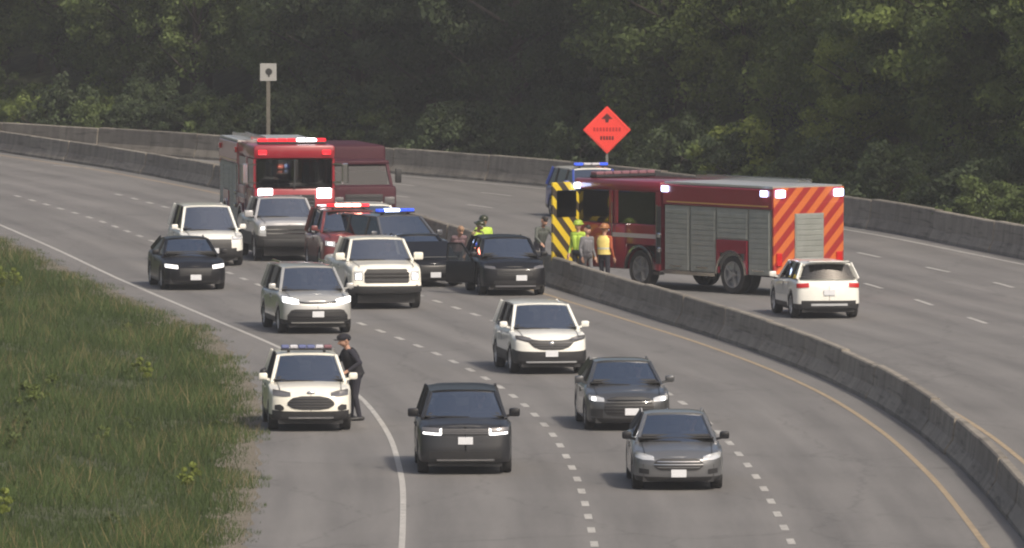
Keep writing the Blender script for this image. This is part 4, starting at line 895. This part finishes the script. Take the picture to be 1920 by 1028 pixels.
# tone of the woods read along the barrier from the right end to the left end
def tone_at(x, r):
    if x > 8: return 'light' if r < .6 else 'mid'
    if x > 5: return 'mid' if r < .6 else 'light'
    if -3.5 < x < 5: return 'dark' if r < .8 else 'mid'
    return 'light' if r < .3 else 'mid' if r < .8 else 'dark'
def where(x, y):
    q = x / y
    return 'left of the white sign' if q < -.0254 else 'between the two road signs' if q < .0099 else 'right of the orange sign'
arc = [(y, outx(y)) for y in np.arange(285, 405, .25)]
def along(step, o0, jit, big):
    acc = 0; last = None
    for y, x in arc:
        if last: acc += math.hypot(y - last[0], x - last[1])
        last = (y, x)
        if acc >= step:
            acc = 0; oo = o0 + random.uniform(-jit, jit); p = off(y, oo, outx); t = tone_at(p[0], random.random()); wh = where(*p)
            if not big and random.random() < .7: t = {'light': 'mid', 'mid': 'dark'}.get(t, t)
            if not -.072 < p[0] / p[1] < .072: continue
            if big:
                row = 'at the front of the woods' if o0 < 8 else 'deep in the woods'
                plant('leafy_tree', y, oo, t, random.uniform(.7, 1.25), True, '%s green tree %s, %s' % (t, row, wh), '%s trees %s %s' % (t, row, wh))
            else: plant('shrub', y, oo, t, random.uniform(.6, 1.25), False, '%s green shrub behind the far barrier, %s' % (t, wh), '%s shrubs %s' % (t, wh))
along(3.2, 6.5, 1.5, True); along(3.4, 11, 1.5, True); along(4.0, 16, 2, True)
along(1.7, 2.6, .8, False); along(2.1, 4.2, .8, False)
plant('leafy_tree', 318, 4.2, 'bright', .62, True, 'small yellow green tree behind the rear end of the broadside fire engine', None)
plant('shrub', 326, 3.0, 'bright', 1.3, False, 'bright yellow green shrub above the roof of the broadside fire engine', None)

# ------------------------------------------------------------------ grass
def blades(name, label, n, seed, wmax, hlo, hhi, bwid, m, edge=.0, pw=1.6, patchy=.0):
    g = np.random.default_rng(seed); y = g.uniform(165, 300, n); w = g.random(n) ** pw * wmax + edge
    ys = np.arange(160, 306, 1.0); ex = np.array([off(q, interp(T_EDGE, q))[0] for q in ys])
    f = np.sin(w * 1.7 + np.sin(y * .31) * 2) + np.sin(y * .47 + w * .6) + np.sin(y * 1.9 - w * 2.3) * .6
    keep = f + g.normal(0, .6, n) > patchy; y, w, f = y[keep], w[keep], f[keep]; n = len(y)
    rag = .22 * np.sin(y * .9) + .18 * np.sin(y * 2.7 + 1) + g.normal(0, .12, n)
    X = np.interp(y, ys, ex) - np.maximum(w - rag, -.25); Z = np.where(w > 2.5, np.minimum(5, (w - 2.5) * .14), 0) - .1
    h = g.uniform(hlo, hhi, n) * (.35 + .65 * np.minimum(1, w / 1.2)) * (1 + .3 * f); h = np.maximum(h, .04); a = g.uniform(0, 2 * math.pi, n); bw = bwid * g.uniform(.6, 1.5, n); le = g.normal(0, .5, (n, 2)) * h[:, None]
    v = np.empty((n, 3, 3)); c_, s_ = bw * np.cos(a), bw * np.sin(a)
    v[:, 0] = np.stack([X - c_, y - s_, Z], 1); v[:, 1] = np.stack([X + c_, y + s_, Z], 1); v[:, 2] = np.stack([X + le[:, 0], y + le[:, 1], Z + h + .08], 1)
    me = bpy.data.meshes.new(name); me.vertices.add(n * 3); me.vertices.foreach_set('co', v.ravel()); me.loops.add(n * 3); me.loops.foreach_set('vertex_index', np.arange(n * 3, dtype=np.int32)); me.polygons.add(n); me.polygons.foreach_set('loop_start', np.arange(0, n * 3, 3, dtype=np.int32)); me.update(calc_edges=True)
    at = me.attributes.new('clump', 'FLOAT', 'POINT'); at.data.foreach_set('value', np.repeat(np.clip(.5 + f * .22, 0, 1), 3).astype(np.float32))
    me.materials.append(m); o = bpy.data.objects.new(name, me); COL.objects.link(o); tag(o, label, 'grass', kind='stuff')
blades('grass', 'green grass verge beside the road shoulder', 260000, 3, 18, .06, .24, .012, leafmat('grass_blade', (.07, .108, .034), .5), 0, 1.25, -2.2)
blades('dry_grass', 'straw coloured dry grass scattered through the green verge', 22000, 5, 15, .12, .42, .008, leafmat('grass_dry', (.24, .2, .1), .3), .2, 1.3, .3)
def weeds():
    g = random.Random(4); n = 0
    me = [crown_mesh('foliage', LEAF[k], .32, .3, 9, 40, .05, 70 + i, -.7) for i, k in enumerate(('mid', 'light', 'bright'))]
    for k in range(42):
        y = g.uniform(172, 290); w = g.uniform(.7, 11); x = off(y, interp(T_EDGE, y))[0] - w; z = (max(0, (w - 2.5) * .14)) - .1
        r_ = empty('roadside_weed', (x, y, z), g.uniform(0, 6)); sc = g.uniform(.5, 1.3); r_.scale = (sc, sc, sc); tag(r_, 'leafy green weed growing in the grass verge beside the shoulder', 'weed', 'weeds in the grass verge')
        o = bpy.data.objects.new('foliage', g.choice(me)); COL.objects.link(o); o.parent = r_; o.location = (0, 0, .32)
weeds()
GRAVEL = mat('gravel_margin', (.15, .13, .1), .95, var=.45, scale=14, bump=.8)
def margin():
    v = []; ys = np.arange(100, 330, .7)
    for y in ys:
        e = interp(T_EDGE, y); j1 = .12 * math.sin(y * 1.3) + .1 * math.sin(y * 3.1) + random.uniform(-.06, .06); j0 = .08 * math.sin(y * 1.9) + random.uniform(-.05, .05)
        a = off(y, e + .06 + j0); b = off(y, e - .75 + j1); v += [(a[0], a[1], .006), (b[0], b[1], -.06)]
    o = meshobj('gravel_shoulder', v, [(2 * k, 2 * k + 1, 2 * k + 3, 2 * k + 2) for k in range(len(ys) - 1)], GRAVEL); o['kind'] = 'structure'
margin()

# ------------------------------------------------------------------ summer haze over the road
def haze():
    b = B(); box(b, (0, 700, 16), (1480, 1680, 35)); m = bpy.data.materials.new('haze'); m.use_nodes = True; t = m.node_tree; t.nodes.clear()
    o = t.nodes.new('ShaderNodeOutputMaterial'); v = t.nodes.new('ShaderNodeVolumePrincipled'); v.inputs['Color'].default_value = (.86, .88, .92, 1); v.inputs['Density'].default_value = .0003; v.inputs['Anisotropy'].default_value = .2
    t.links.new(v.outputs[0], o.inputs['Volume']); q = obj('haze', b, m); tag(q, 'thin pale summer haze hanging over the whole highway', 'haze', kind='stuff')
haze()
